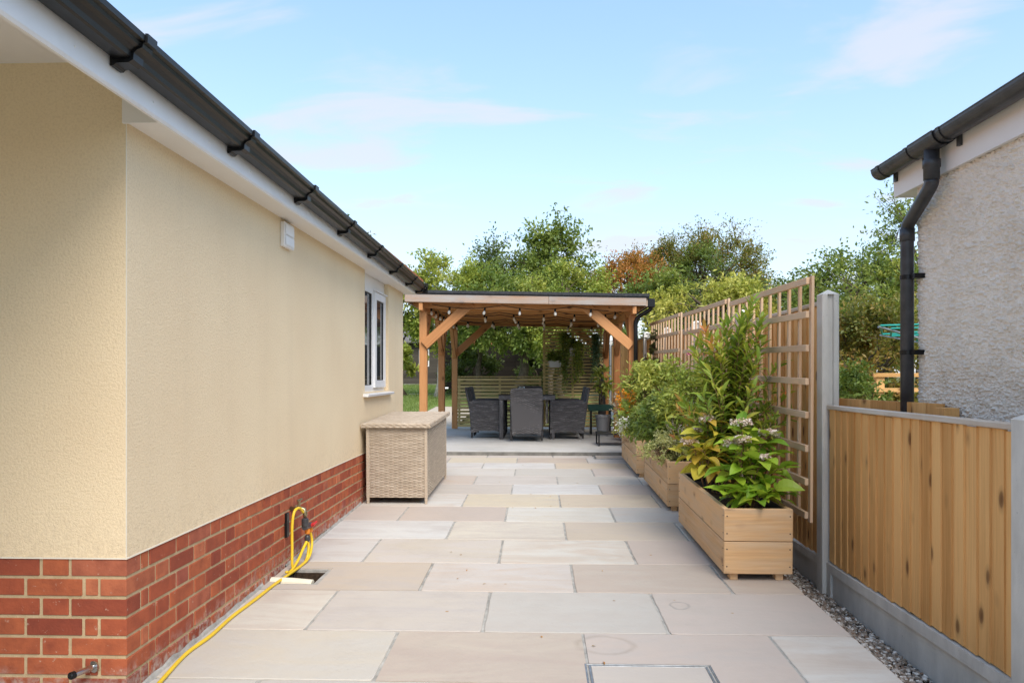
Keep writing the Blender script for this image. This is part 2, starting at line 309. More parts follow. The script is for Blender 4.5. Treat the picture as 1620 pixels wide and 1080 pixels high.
class MB:
    def __init__(s): s.v = []; s.f = []; s.uv = []
    def face(s, pts, uvs=None):
        i = len(s.v); s.v += [tuple(p) for p in pts]; s.f.append(tuple(range(i, i + len(pts)))); s.uv += uvs or [(0, 0)] * len(pts)
    def quadm(s, idx, uvs): s.f.append(idx); s.uv += uvs
    def box(s, cx, cy, cz, dx, dy, dz, ch=0.0, grain=None, rot=None, piv=None):
        h = (dx / 2, dy / 2, dz / 2)
        if grain is None: grain = max(range(3), key=lambda i: h[i])
        ax = [0, 1, 2]
        base = len(s.v); vid = {}
        def V(sg, inset):      # vertex at corner sg, belonging to face axis 'inset' (chamfer pulls the two other axes in)
            p = [sg[i] * (h[i] - (0 if (inset is None or i == inset) else ch)) for i in range(3)]
            key = (sg, inset if ch else None)
            if key not in vid:
                q = Vector(p)
                if rot is not None: q = rot @ q
                vid[key] = len(s.v); s.v.append((q.x + cx, q.y + cy, q.z + cz))
            return vid[key], p
        def F(items, nax):
            a = [i for i in ax if i != nax]
            u = grain if grain in a else (a[0] if h[a[0]] >= h[a[1]] else a[1])
            t = [i for i in a if i != u][0]
            s.f.append(tuple(i for i, _ in items)); s.uv += [(p[u] + .37 * nax, p[t] + .21 * nax) for _, p in items]
        for n in range(3):
            a, b = [i for i in ax if i != n]
            for sn in (-1, 1):
                q = []
                for (sa, sb) in ((-1, -1), (1, -1), (1, 1), (-1, 1)):
                    sg = [0, 0, 0]; sg[n] = sn; sg[a] = sa; sg[b] = sb; q.append(V(tuple(sg), n if ch else None))
                if (sn > 0) == (n == 1): q.reverse()
                F(q, n)
        if ch:
            for n in range(3):     # edges parallel to n
                a, b = [i for i in ax if i != n]
                for sa in (-1, 1):
                    for sb in (-1, 1):
                        def sg(sn): 
                            r = [0, 0, 0]; r[n] = sn; r[a] = sa; r[b] = sb; return tuple(r)
                        q = [V(sg(-1), a), V(sg(1), a), V(sg(1), b), V(sg(-1), b)]
                        if (sa * sb > 0) == (n == 1): q.reverse()
                        F(q, a)
            for sx in (-1, 1):
                for sy in (-1, 1):
                    for sz in (-1, 1):
                        g = (sx, sy, sz); q = [V(g, 0), V(g, 1), V(g, 2)]
                        if sx * sy * sz < 0: q.reverse()
                        F(q, 2)
        return s
    def tube(s, pts, rad, n=8, caps=True):
        pts = [Vector(p) for p in pts]; N = len(pts)
        if not hasattr(rad, '__len__'): rad = [rad] * N
        t0 = (pts[1] - pts[0]).normalized(); up = Vector((0, 0, 1)) if abs(t0.z) < .9 else Vector((1, 0, 0))
        a = t0.cross(up).normalized(); base = len(s.v); dist = 0
        for i in range(N):
            t = (pts[min(i + 1, N - 1)] - pts[max(i - 1, 0)]).normalized()
            a = (a - t * a.dot(t)).normalized(); b = t.cross(a)
            for j in range(n):
                an = 2 * math.pi * j / n; q = pts[i] + (a * math.cos(an) + b * math.sin(an)) * rad[i]; s.v.append(tuple(q))
        for i in range(N - 1):
            d2 = dist + (pts[i + 1] - pts[i]).length
            for j in range(n):
                k2 = (j + 1) % n
                s.f.append((base + i * n + j, base + i * n + k2, base + (i + 1) * n + k2, base + (i + 1) * n + j))
                s.uv += [(dist, j / n * .1), (dist, (j + 1) / n * .1), (d2, (j + 1) / n * .1), (d2, j / n * .1)]
            dist = d2
        if caps:
            s.f.append(tuple(base + j for j in reversed(range(n)))); s.uv += [(0, 0)] * n
            s.f.append(tuple(base + (N - 1) * n + j for j in range(n))); s.uv += [(0, 0)] * n
        return s
    def lathe(s, prof, n=20, c=(0, 0, 0)):
        base = len(s.v)
        for r, z in prof:
            for j in range(n):
                a = 2 * math.pi * j / n; s.v.append((c[0] + r * math.cos(a), c[1] + r * math.sin(a), c[2] + z))
        for i in range(len(prof) - 1):
            for j in range(n):
                k2 = (j + 1) % n; s.f.append((base + i * n + j, base + i * n + k2, base + (i + 1) * n + k2, base + (i + 1) * n + j)); s.uv += [(j * .02, i * .02)] * 4
        s.f.append(tuple(base + j for j in reversed(range(n)))); s.uv += [(0, 0)] * n
        s.f.append(tuple(base + (len(prof) - 1) * n + j for j in range(n))); s.uv += [(0, 0)] * n
        return s
    def prism(s, poly, axis, a0, a1):
        """poly: 2-D outline in the two remaining axes, extruded along axis"""
        o = [i for i in range(3) if i != axis]; n = len(poly)
        def P(p, a):
            r = [0, 0, 0]; r[o[0]] = p[0]; r[o[1]] = p[1]; r[axis] = a; return tuple(r)
        b = len(s.v); s.v += [P(p, a0) for p in poly] + [P(p, a1) for p in poly]; d = 0
        for i in range(n):
            j = (i + 1) % n; e = math.dist(poly[i], poly[j])
            s.f.append((b + i, b + j, b + n + j, b + n + i)); s.uv += [(a0, d), (a0, d + e), (a1, d + e), (a1, d)]; d += e
        s.f.append(tuple(b + i for i in reversed(range(n)))); s.uv += [poly[i] for i in reversed(range(n))]
        s.f.append(tuple(b + n + i for i in range(n))); s.uv += [poly[i] for i in range(n)]
        return s
    def mesh(s, name, mat, smooth=False, fixn=True):
        me = bpy.data.meshes.new(name); me.from_pydata(s.v, [], s.f); me.update()
        ul = me.uv_layers.new(name='UVMap'); ul.data.foreach_set('uv', np.array(s.uv, 'f').ravel())
        if fixn:
            import bmesh; bm = bmesh.new(); bm.from_mesh(me); bmesh.ops.recalc_face_normals(bm, faces=bm.faces); bm.to_mesh(me); bm.free()
        me.materials.append(mat)
        if smooth: me.polygons.foreach_set('use_smooth', [True] * len(me.polygons))
        return me
    def build(s, name, mat, parent=None, loc=None, local=True, smooth=False, kind=None, label=None, rot=(0, 0, 0), fixn=True):
        """vertices are world positions unless loc is given"""
        if loc is None and parent is not None:
            o = wl(parent); s.v = [(x - o.x, y - o.y, z - o.z) for x, y, z in s.v]; return link(name, s.mesh(name, mat, smooth, fixn), parent, (0, 0, 0), rot, True, kind, label)
        return link(name, s.mesh(name, mat, smooth, fixn), parent, loc or (0, 0, 0), rot, local, kind, label)
def piece(name, parent, mat, x0, x1, y0, y1, z0, z1, ch=.002, grain=None, rot=(0, 0, 0), local=False, kind=None, label=None):
    me = boxmesh(x1 - x0, y1 - y0, z1 - z0, mat, ch, grain)
    return link(name, me, parent, ((x0 + x1) / 2, (y0 + y1) / 2, (z0 + z1) / 2), rot, local, kind, label)
def beam(name, parent, mat, a, b, w, h, ch=.003, local=False, up=(0, 0, 1)):
    a = Vector(a); b = Vector(b); d = b - a; ln = d.length; x = d.normalized(); y = Vector(up).cross(x).normalized(); z = x.cross(y)
    me = boxmesh(ln, w, h, mat, ch); e = Matrix((x, y, z)).transposed().to_euler()
    return link(name, me, parent, (a + b) / 2, e, local)

def leaves(name, P, A, Nn, Ln, Wd, mat, parent=None, v=None, curl=.25, detail=False, origin=None):
    P = np.asarray(P, float); n = len(P); A = np.asarray(A, float); A /= np.linalg.norm(A, axis=1, keepdims=True) + 1e-9
    Nn = np.asarray(Nn, float); S = np.cross(A, Nn); S /= np.linalg.norm(S, axis=1, keepdims=True) + 1e-9; U = np.cross(S, A)
    Ln = np.broadcast_to(np.asarray(Ln, float), (n,))[:, None]; Wd = np.broadcast_to(np.asarray(Wd, float), (n,))[:, None]
    o = np.array(wl(parent)) if parent is not None else np.zeros(3)
    P = P - o
    if detail:
        rows = [P]
        for t, wv in ((.3, .85), (.68, .75)):
            c = P + A * Ln * t + U * Ln * (curl * t * (1 - 1.7 * t)); rows += [c + S * Wd * wv * .5 + U * Wd * .14, c, c - S * Wd * wv * .5 + U * Wd * .14]
        rows.append(P + A * Ln + U * Ln * (-.7 * curl)); vv = np.stack(rows, 1).reshape(-1, 3); nv = 8
        fc = [(0, 2, 1), (0, 3, 2), (1, 2, 5, 4), (2, 3, 6, 5), (4, 5, 7), (5, 6, 7)]
    else:
        c = P + A * Ln * .45 - U * Ln * .04
        vv = np.stack([P, c + S * Wd * .5 + U * Wd * curl, P + A * Ln - U * Ln * .1, c - S * Wd * .5 + U * Wd * curl], 1).reshape(-1, 3); nv = 4
        fc = [(0, 2, 1), (0, 3, 2)]
    lt = np.tile(np.array([len(f) for f in fc]), n); li = (np.concatenate([np.array(f) for f in fc])[None, :] + (np.arange(n) * nv)[:, None]).ravel()
    me = bpy.data.meshes.new(name); me.vertices.add(len(vv)); me.vertices.foreach_set('co', vv.astype('f').ravel())
    me.loops.add(len(li)); me.loops.foreach_set('vertex_index', li.astype('i'))
    me.polygons.add(len(lt)); me.polygons.foreach_set('loop_start', np.concatenate([[0], np.cumsum(lt)[:-1]]).astype('i')); me.update(calc_edges=True)
    if v is None: v = rng.random(n)
    at = me.attributes.new('v', 'FLOAT', 'POINT'); at.data.foreach_set('value', np.repeat(np.clip(v, 0, 1), nv).astype('f'))
    me.materials.append(mat)
    if detail: me.polygons.foreach_set('use_smooth', [True] * len(me.polygons))
    return link(name, me, parent, (0, 0, 0), local=True, kind='stuff')
def unit(n):
    a = rng.normal(size=(n, 3)); return a / np.linalg.norm(a, axis=1, keepdims=True)
def curve3(a, b, sag, n=7, wob=.0):
    a = Vector(a); b = Vector(b); out = []
    for i in range(n):
        t = i / (n - 1); p = a.lerp(b, t) + Vector(sag) * (4 * t * (1 - t))
        if wob and 0 < i < n - 1: p += Vector(rng.normal(size=3)) * wob
        out.append(p)
    return out

def ground_z(y):
    if y <= 9.65: return .0265 * y
    if y <= 14.6: return .256 + .008 * (y - 9.65)
    if y <= 34: return .2956 + .0306 * (y - 14.6)
    return .889
G = ground_z

# ================================================================== GROUND
m = MB(); ys = [-60, -8, 0, 2, 4.3, 9.65, 14.6, 20, 26, 34, 60, 420]
xs = [-300, -40, -8, -1.7, 1.45, 1.9, 8, 40, 300]
def gz2(x, y): return (G(max(y, -8)) - (.36 if y < 9.7 and -1.8 < x < 2 else .13))
for i in range(len(ys) - 1):
    for j in range(len(xs) - 1):
        q = [(xs[j], ys[i]), (xs[j + 1], ys[i]), (xs[j + 1], ys[i + 1]), (xs[j], ys[i + 1])]
        m.face([(x, y, gz2(x, y)) for x, y in q])
tag(m.build('ground', M['earth'], fixn=False), kind='structure')
# lawn sheet with real blades near its front
m = MB(); 
lys = [11, 14.6, 20, 26, 34, 40]
for a, b in zip(lys[:-1], lys[1:]):
    for x0, x1 in ((-16, -2.75), (-2.75, 1.6)):
        if x0 > -3 and b <= 20: continue
        m.face([(x0, a, G(a) + .012), (x1, a, G(a) + .012), (x1, b, G(b) + .012), (x0, b, G(b) + .012)])
tag(m.build('lawn', M['lawn'], fixn=False), kind='structure')
n = 26000; P = np.stack([rng.uniform(-7.5, -2.8, n), 17 + 19 * rng.random(n) ** 1.2, np.zeros(n)], 1); P[:, 2] = [G(y) + .01 for y in P[:, 1]]
A = unit(n) * .5; A[:, 2] = 1
tag(leaves('grass', P, A, unit(n), rng.uniform(.04, .09, n), .012, M['blade']), kind='stuff')
m = MB(); m.face([(-9, 25.9, G(25.9) + .02), (-.5, 25.9, G(25.9) + .02), (-.5, 26.25, G(26.25) + .02), (-9, 26.25, G(26.25) + .02)])
tag(m.build('garden_path', M['sandpath'], fixn=False), kind='structure')
m = MB()
for a, b in ((8.55, 9.65), (9.65, 14.6), (14.6, 22)):
    m.face([(-2.75, a, G(a) + .006), (-1.62, a, G(a) + .006), (-1.62, b, G(b) + .006), (-2.75, b, G(b) + .006)])
tag(m.build('path', M['sandpath'], fixn=False), kind='structure')

# ------------------------------------------------------------------ patio: mortar bed + one flag per piece
patio = thing('patio', (0, 0, 0), None, None, kind='structure')
m = MB()
def bed(x0, x1, y0, y1): m.face([(x0, y0, G(y0) - .006), (x1, y0, G(y0) - .006), (x1, y1, G(y1) - .006), (x0, y1, G(y1) - .006)])
DR = (-1.505, -1.245, 4.15, 4.475)         # gully opening
MH = (.198, .725, 2.60, 3.128)            # recessed cover
bed(-5, 1.452, -2.2, 2.62); bed(-1.55, DR[0], 2.62, 9.65); bed(DR[0], DR[1], 2.62, DR[2]); bed(DR[0], DR[1], DR[3], 9.65); bed(DR[1], 1.452, 2.62, 9.65)
bed(-5, -1.55, 2.62, 2.74)
m.build('mortar_bed', M['joint'], patio, fixn=False)
SL = math.atan(.0265)
def flag(x0, x1, y0, y1, holes):
    rects = [(x0, x1, y0, y1)]
    for h in holes:
        nr = []
        for r in rects:
            ax0, ax1, ay0, ay1 = max(r[0], h[0]), min(r[1], h[1]), max(r[2], h[2]), min(r[3], h[3])
            if ax0 >= ax1 or ay0 >= ay1: nr.append(r); continue
            if r[2] < ay0: nr.append((r[0], r[1], r[2], ay0))
            if ay1 < r[3]: nr.append((r[0], r[1], ay1, r[3]))
            if r[0] < ax0: nr.append((r[0], ax0, ay0, ay1))
            if ax1 < r[1]: nr.append((ax1, r[1], ay0, ay1))
        rects = nr
    if not rects: return
    dz = random.uniform(-.0012, .0012); cx, cy = (x0 + x1) / 2, (y0 + y1) / 2
    if len(rects) == 1:
        r = rects[0]; cx, cy = (r[0] + r[1]) / 2, (r[2] + r[3]) / 2
        hx_, hy_ = (r[1] - r[0]) / 2, (r[3] - r[2]) / 2; b = MB(); o = []; sd_ = random.uniform(0, 900)
        for (ax, ay), (bx_, by) in (((-1, -1), (1, -1)), ((1, -1), (1, 1)), ((1, 1), (-1, 1)), ((-1, 1), (-1, -1))):
            nn = max(3, int(math.dist((ax * hx_, ay * hy_), (bx_ * hx_, by * hy_)) / .035))
            for q in range(nn):
                t = q / nn; x, y = (ax + (bx_ - ax) * t) * hx_, (ay + (by - ay) * t) * hy_
                j = .0026 * noise.noise((x * 9 + sd_, y * 9, 1)) + .0022 * noise.noise((x * 45 + sd_, y * 45, 2)) - (.004 if q == 0 else 0)
                L_ = math.hypot(x / hx_, y / hy_); o.append((x + (j if abs(x) > hx_ - 1e-6 else 0) * (1 if x > 0 else -1), y + (j if abs(y) > hy_ - 1e-6 else 0) * (1 if y > 0 else -1)))
        N_ = len(o); ch_ = [.003 + .003 * abs(noise.noise((i * .31, sd_, 0))) for i in range(N_)]
        inn = [(x * (1 - c_ / hx_), y * (1 - c_ / hy_)) for (x, y), c_ in zip(o, ch_)]
        b.face([(x, y, .012) for x, y in inn])
        for i in range(N_):
            k2 = (i + 1) % N_
            b.face([(*o[i], .012 - ch_[i] * .7), (*o[k2], .012 - ch_[k2] * .7), (*inn[k2], .012), (*inn[i], .012)]); b.face([(*o[i], -.012), (*o[k2], -.012), (*o[k2], .012 - ch_[k2] * .7), (*o[i], .012 - ch_[i] * .7)])
        return b.build('flagstone', M['stone'], patio, (cx, cy, G(cy) - .012 + dz), rot=(SL, random.uniform(-.0015, .0015), 0), local=True, fixn=False)
    b = MB()
    for r in rects: b.box((r[0] + r[1]) / 2 - cx, (r[2] + r[3]) / 2 - cy, 0, r[1] - r[0], r[3] - r[2], .024)
    b.build('flagstone', M['stone'], patio, (cx, cy, G(cy) - .012 + dz), rot=(SL, 0, 0))
rows = [-.515, .06, .633, 1.205, 1.78, 2.355, 2.93, 3.465, 4.063, 4.624, 5.223, 5.797, 6.36, 6.946, 7.485, 8.018, 8.546, 8.989, 9.451, 9.66]
cover = (.712, 1.46, 9.345, 9.66)
for i in range(len(rows) - 1):
    y0, y1 = rows[i] + .003, rows[i + 1] - .003
    odd = (i % 2 == 0)
    js = [-.65, .205, 1.062] if odd else [-1.108, -.25, .612]
    left = -1.543 if y1 > 2.74 else -4.6
    js = sorted([j + random.uniform(-.008, .008) for j in js])
    if left < -2: js = [js[0] - .86 * q for q in (4, 3, 2, 1)] + js
    e = [left] + [j for j in js if j > left + .05] + [1.455]
    for a, b in zip(e[:-1], e[1:]):
        if b > -1.543 and a < -1.543 and y1 > 2.72: a = -1.543
        flag(a + (.007 if a != left else 0), b - (.007 if b != 1.455 else 0), y0, y1, [DR, MH, cover])
# little cut strip where the gully kerb sits, gully pit
gully = thing('gully', (-1.375, 4.31, G(4.31)), 'square open drain gully set in the paving under the yellow hose', 'drain')
b = MB(); x0, x1, y0, y1 = DR; z = G(4.3) - .004; t = .028
b.box(x0 + t / 2, (y0 + y1) / 2, z - .06, t, y1 - y0, .12); b.box(x1 - t / 2, (y0 + y1) / 2, z - .06, t, y1 - y0, .12)
b.box((x0 + x1) / 2, y0 + t / 2, z - .062, x1 - x0 - 2 * t, t, .116); b.box((x0 + x1) / 2, y1 - t / 2, z - .058, x1 - x0 - 2 * t, t, .124)
b.build('gully_kerb', M['joint'], gully)
b = MB(); i_ = .031
b.box(x0 + i_, (y0 + y1) / 2, z - .065, .004, y1 - y0 - .064, .11); b.box(x1 - i_, (y0 + y1) / 2, z - .065, .004, y1 - y0 - .064, .11); b.box((x0 + x1) / 2, y1 - i_, z - .066, x1 - x0 - .07, .004, .11)
b.build('gully_shade_lining', M['soil'], gully)  # added lining in dark soil colour paints the shade inside the pit
b = MB(); b.box((x0 + x1) / 2, (y0 + y1) / 2, z - .125, x1 - x0, y1 - y0, .02); b.build('gully_base', M['soil'], gully)
pp = MB().tube([(-1.535, 4.225, G(4.2) - .008), (-1.40, 4.215, G(4.2) - .010), (-1.29, 4.205, G(4.2) - .016)], .028, 14)
tag(pp.build('waste_pipe', M['ivory'], smooth=False), 'short cream plastic waste pipe lying across the open drain gully', 'pipe')
# recessed access cover
ac = thing('access_cover', (.46, 2.86, G(2.86)), 'recessed paving-filled access cover with galvanised metal edge in the foreground', 'manhole cover')
x0, x1, y0, y1 = MH; zc = G(2.86) - .006
def edge(x0, x1, y0, y1, mat, nm, dz=0): link(nm, boxmesh(x1 - x0, y1 - y0, .03, mat, .001), ac, ((x0 + x1) / 2, (y0 + y1) / 2, G((y0 + y1) / 2) - .0175 + dz), (SL, 0, 0))
for nm, mat, d0, d1, dz in (('outer_frame', M['galv'], .0, .008, .0), ('frame_gap', M['liner'], .009, .016, -.012), ('tray_edge', M['galv'], .0165, .026, .001)):
    edge(x0 + d0, x0 + d1, y0 + d0, y1 - d0, mat, nm, dz); edge(x1 - d1, x1 - d0, y0 + d0, y1 - d0, mat, nm, dz)
    edge(x0 + d1, x1 - d1, y1 - d1, y1 - d0, mat, nm, dz); edge(x0 + d1, x1 - d1, y0 + d0, y0 + d1, mat, nm, dz)
link('tray_infill', boxmesh(x1 - x0 - .053, y1 - y0 - .053, .024, M['stone'], .002), ac, ((x0 + x1) / 2, (y0 + y1) / 2, zc - .008), (SL, 0, 0))
ac2 = thing('access_cover', (1.08, 9.5, G(9.5)), 'small flush access cover in the paving at the corner of the concrete step', 'manhole cover')
link('cover_frame', boxmesh(.70, .295, .03, M['galv'], .001), ac2, (1.08, 9.497, G(9.5) - .012), (SL, 0, 0))
link('tray_infill', boxmesh(.66, .255, .024, M['stone'], .001), ac2, (1.08, 9.497, G(9.5) - .003), (SL, 0, 0))
# mortar ridge along the front of the step
cb = MB(); cb.box(-.1, 12.05, .16, 3.4, 4.78, .30, .006)
cbo = tag(cb.build('concrete_base', M['concrete']), kind='structure')
M['dark_riser'] = plain('dark_riser_concrete', (.17, .165, .15), .9, .2, var=.35, scale=9, bump=.5)  # darker concrete than the slab, for the thin front face of the step
q = MB(); q.box(-.1, 9.6555, .277, 3.402, .006, .052, .001); q.build('step_face', M['dark_riser'], cbo)

# gravel margin
def gravz(x, y):
    t = min(max((x - 1.455) / .26, 0), 1); base = (G(y) - .055) * (1 - t) + t * (-.078 + .0265 * (y - 4.2))
    return base
m = MB()
for y0 in np.arange(-1, 9.6, .5):
    for xa, xb in ((1.445, 1.54), (1.54, 1.63), (1.63, 1.72), (1.72, 1.83)):
        m.face([(xa, y0, gravz(xa, y0) - .012), (xb, y0, gravz(xb, y0) - .012), (xb, y0 + .5, gravz(xb, y0 + .5) - .012), (xa, y0 + .5, gravz(xa, y0 + .5) - .012)])
tag(m.build('gravel_bed', M['soil'], fixn=False), kind='structure')
ico = [(0, 0, 1), (.894, 0, .447), (.276, .851, .447), (-.724, .526, .447), (-.724, -.526, .447), (.276, -.851, .447), (.724, .526, -.447), (-.276, .851, -.447), (-.894, 0, -.447), (-.276, -.851, -.447), (.724, -.526, -.447), (0, 0, -1)]
icf = [(0, 1, 2), (0, 2, 3), (0, 3, 4), (0, 4, 5), (0, 5, 1), (1, 6, 2), (2, 7, 3), (3, 8, 4), (4, 9, 5), (5, 10, 1), (6, 7, 2), (7, 8, 3), (8, 9, 4), (9, 10, 5), (10, 6, 1), (6, 11, 7), (7, 11, 8), (8, 11, 9), (9, 11, 10), (10, 11, 6)]
def pebbles(name, n, fx, fy, size):
    V = np.array(ico); n = int(n); vv = np.zeros((n, 12, 3))
    X = fx(n); Y = fy(n)
    for i in range(n):
        s = size * random.uniform(.55, 1.35); sc3 = np.array([random.uniform(.8, 1.5), random.uniform(.7, 1.1), random.uniform(.45, .8)]) * s
        a = random.uniform(0, 6.3); q = V * (1 + rng.normal(size=(12, 1)) * .1) * sc3; e = np.array(Euler((random.uniform(-.5, .5), random.uniform(-.5, .5), a)).to_matrix()); q = q @ e.T
        vv[i] = q + (X[i], Y[i], gravz(X[i], Y[i]) + s * random.uniform(-.3, .5))
    me = bpy.data.meshes.new(name); fs = (np.array(icf)[None] + (np.arange(n) * 12)[:, None, None]).reshape(-1, 3)
    me.from_pydata(vv.reshape(-1, 3).tolist(), [], fs.tolist()); at = me.attributes.new('v', 'FLOAT', 'POINT'); at.data.foreach_set('value', np.repeat(rng.random(n), 12).astype('f'))
    me.polygons.foreach_set('use_smooth', [True] * len(me.polygons)); me.materials.append(M['pebble'])
    o = bpy.data.objects.new(name, me); C.objects.link(o); o['kind'] = 'stuff'; return o
pebbles('gravel', 8200, lambda n: rng.uniform(1.462, 1.79, n), lambda n: 2.0 + 3.8 * rng.random(n) ** .9, .0105)

# ================================================================== BUNGALOW (left)
W = -1.55; YC = 2.74; YE = 8.49; ZB = .60; ZS = 2.247
hb = thing('bungalow', (W, YC, 0), 'cream rendered bungalow on a red brick plinth with white eaves and black gutter', 'house')
WY0, WY1, WZ0, WZ1 = 6.60, 7.66, 1.145, ZS - .002
# rendered side wall, with the window opening left out
m = MB()
def bx(m, x0, x1, y0, y1, z0, z1, **k): m.box((x0 + x1) / 2, (y0 + y1) / 2, (z0 + z1) / 2, x1 - x0, y1 - y0, z1 - z0, **k)
bx(m, W - .25, W, YC, WY0, ZB + .006, ZS + .02); bx(m, W - .25, W, WY1, YE, ZB + .006, ZS + .02); bx(m, W - .25, W, WY0, WY1, ZB + .006, WZ0)
m.build('side_wall', M['render'], hb)
m = MB(); bx(m, -4.6, W - .25, YC, YC + .25, ZB + .006, 2.50); m.build('porch_wall', M['render'], hb)
m = MB(); bx(m, W - .25, W - .002, YC + .0, YC + .2, ZS + .02, 2.50); m.build('porch_wall_return', M['render'], hb)
m = MB(); bx(m, -5, -4.6, -2.2, YC + .25, -.1, 2.5); m.build('porch_side_wall', M['render'], hb)
m = MB(); bx(m, -5, W - .3, YE - .24, YE - .002, .0, ZS + .01); bx(m, -5.0, -4.8, YC + .3, YE - .24, 0, ZS + .01); m.build('rear_wall', M['render'], hb)
# bead strips
m = MB(); bx(m, W - .002, W + .001, YC - .001, YC + .002, ZB + .006, ZS - .004); m.build('corner_bead', M['bead'], hb)
m = MB(); bx(m, W - .01, W + .004, YC - .004, YE, ZB, ZB + .0055); bx(m, -4.6, W - .01, YC - .004, YC + .01, ZB, ZB + .0055); m.build('base_bead', M['bead'], hb)
# brick plinth
m = MB(); bx(m, W - .25, W - .005, YC + .005, YE, -.12, ZB - .002); bx(m, -4.6, W - .25, YC + .005, YC + .25, -.12, ZB - .002); m.build('plinth_mortar', M['mortar'], hb)
def bricks():
    rest = MB(); cnt = 0; cand = []
    for c in range(8):
        z1 = ZB - .002 - .075 * c; z0 = z1 - .062; zc = (z0 + z1) / 2
        A = (c % 2 == 0)
        # long side
        y = YC; k = 0
        seq = ([('h', .1025), ('c', .05)] if A else [])
        first = True
        while y < YE - .02:
            if A:
                ln = .1025 if k == 0 else .05 if k == 1 else (.215 if k % 2 == 0 else .1025)
            else: ln = .215 if k % 2 == 0 else .1025
            l2 = min(ln, YE - y)
            if k == 0: cand.append((W - (.2125 if A else .100), W, YC, YC + ln - .0025, z0, z1, y))
            elif z1 > G(y) - .01: cand.append((W - .05, W, y, y + l2 - .0025, z0, z1, y))
            y += ln + .010; k += 1
        x = W - (.215 if A else .1025) - .010; k = 1
        while x > -4.5:
            if A: ln = .1025 if k % 2 == 1 else .215
            else: ln = .05 if k == 1 else (.215 if k % 2 == 0 else .1025)
            cand.append((x - ln + .0035, x, YC, YC + .05, z0, z1, 2.9 + (W - x) * 3.5)); x -= ln + .010; k += 1
    cand.sort(key=lambda t: t[6])
    for i, (x0, x1, y0, y1, z0, z1, _) in enumerate(cand):
        if i < 298:
            j = random.uniform(-.0015, .0015)
            me = boxmesh(x1 - x0, y1 - y0, z1 - z0, M['brick'], .002)
            link('brick', me, hb, ((x0 + x1) / 2 + random.uniform(-.0012, .0012), (y0 + y1) / 2 + j * .6, (z0 + z1) / 2 + j * .5), (random.uniform(-.006, .006), 0, random.uniform(-.003, .003)))
        else: rest.box((x0 + x1) / 2, (y0 + y1) / 2, (z0 + z1) / 2, x1 - x0, y1 - y0, z1 - z0)
    rest.build('brickwork', M['brick'], hb, kind='stuff')
bricks()
# lumpy lime fillet where paving meets brick
for ya_, yb_ in ((YC, DR[2] - .02), (DR[3] + .02, 6.45)):
  m = MB(); pr = None
  for y in np.arange(ya_, yb_, .03):
    hgt = .012 + .020 * abs(noise.noise((y * 6, 1, 0))) + .008 * abs(noise.noise((y * 23, 2, 0))); wd = .012 + .012 * abs(noise.noise((y * 9, 5, 0)))
    cur = [(W + .001, y, G(y) + hgt), (W + wd * .5, y, G(y) + hgt * .55), (W + wd, y, G(y) - .004)]
    if pr:
        for q in range(2): m.face([pr[q], pr[q + 1], cur[q + 1], cur[q]])
    pr = cur
  m.build('mortar_fillet', M['joint'], hb, fixn=False)
# eaves: soffit, fascia, boxed end
XF = -1.405; ZF = 2.420
m = MB(); bx(m, W - .12, XF - .018, YC + .003, YE + .10, ZS, ZS + .012); m.build('soffit', M['soffit'], hb)
m = MB(); bx(m, -4.8, XF - .018, -2.2, YC, 2.476, 2.49); m.build('porch_soffit', M['soffit'], hb)
m = MB(); bx(m, W - .010, XF - .018, YC - .012, YC - .001, ZS - .006, 2.475); m.build('soffit_end', M['soffit'], hb)
m = MB()
prof = [(XF - .018, ZS - .006), (XF - .006, ZS - .006), (XF, ZS + .004), (XF, ZF), (XF - .018, ZF)]
m.prism(prof, 1, -2.2, YE + .10); m.build('fascia', M['white'], hb)
for y in np.arange(-.1, 8.4, .46): MB().lathe([(.004, 0), (.004, .003), (.001, .005)], 8).build('fixing_cap', M['white'], hb, (XF - W - 0, y - YC, 2.292), rot=(0, R(90), 0))
# gutter (square-line profile) with fall towards the far end, brackets
gp = [(0, .105), (0, .012), (.010, 0), (.058, 0), (.068, .006), (.072, .030), (.084, .046), (.100, .056), (.104, .075), (.118, .080), (.120, .108), (.113, .108), (.111, .088), (.097, .083), (.094, .064), (.066, .036), (.060, .008), (.012, .008), (.006, .014), (.006, .105)]
g0, g1 = 2.381, 2.266
m = MB(); gp = [(x, z * .68) for x, z in gp]; n = len(gp); b0 = [(XF + .004 + x, -2.2, g0 + z) for x, z in gp]; b1 = [(XF + .004 + x, YE + .12, g1 + z) for x, z in gp]
for i in range(n):
    j = (i + 1) % n; m.face([b0[i], b0[j], b1[j], b1[i]])
m.face(list(reversed([b1[i] for i in range(0, 11)]))); m.build('gutter', M['black'], hb)
m = MB(); bx(m, XF + .004, XF + .126, YE + .118, YE + .124, g1 - .004, g1 + .11); m.build('gutter_stop_end', M['black'], hb)
for y in (.58, 1.50, 2.41, 3.33, 4.25, 5.17, 6.09, 7.0, 7.85, 8.5):
    gz = g0 + (g1 - g0) * (y + 2.2) / (YE + 2.32); m = MB()
    pr = [(0, .03), (0, -.034), (.012, -.034), (.020, -.022), (.062, -.020), (.078, -.006), (.080, .026), (.090, .040), (.108, .050), (.112, .072), (.126, .074), (.128, .116), (.118, .118), (.118, .108), (.119, .079), (.105, .074), (.101, .055), (.085, .045), (.0725, .029), (.0685, .005), (.058, -.001), (.01, -.001), (.004, .03)]
    m.prism([(x + XF + .0035, z * .68 + gz) for x, z in pr], 1, y - .03, y + .03); m.build('gutter_bracket', M['black'], hb)
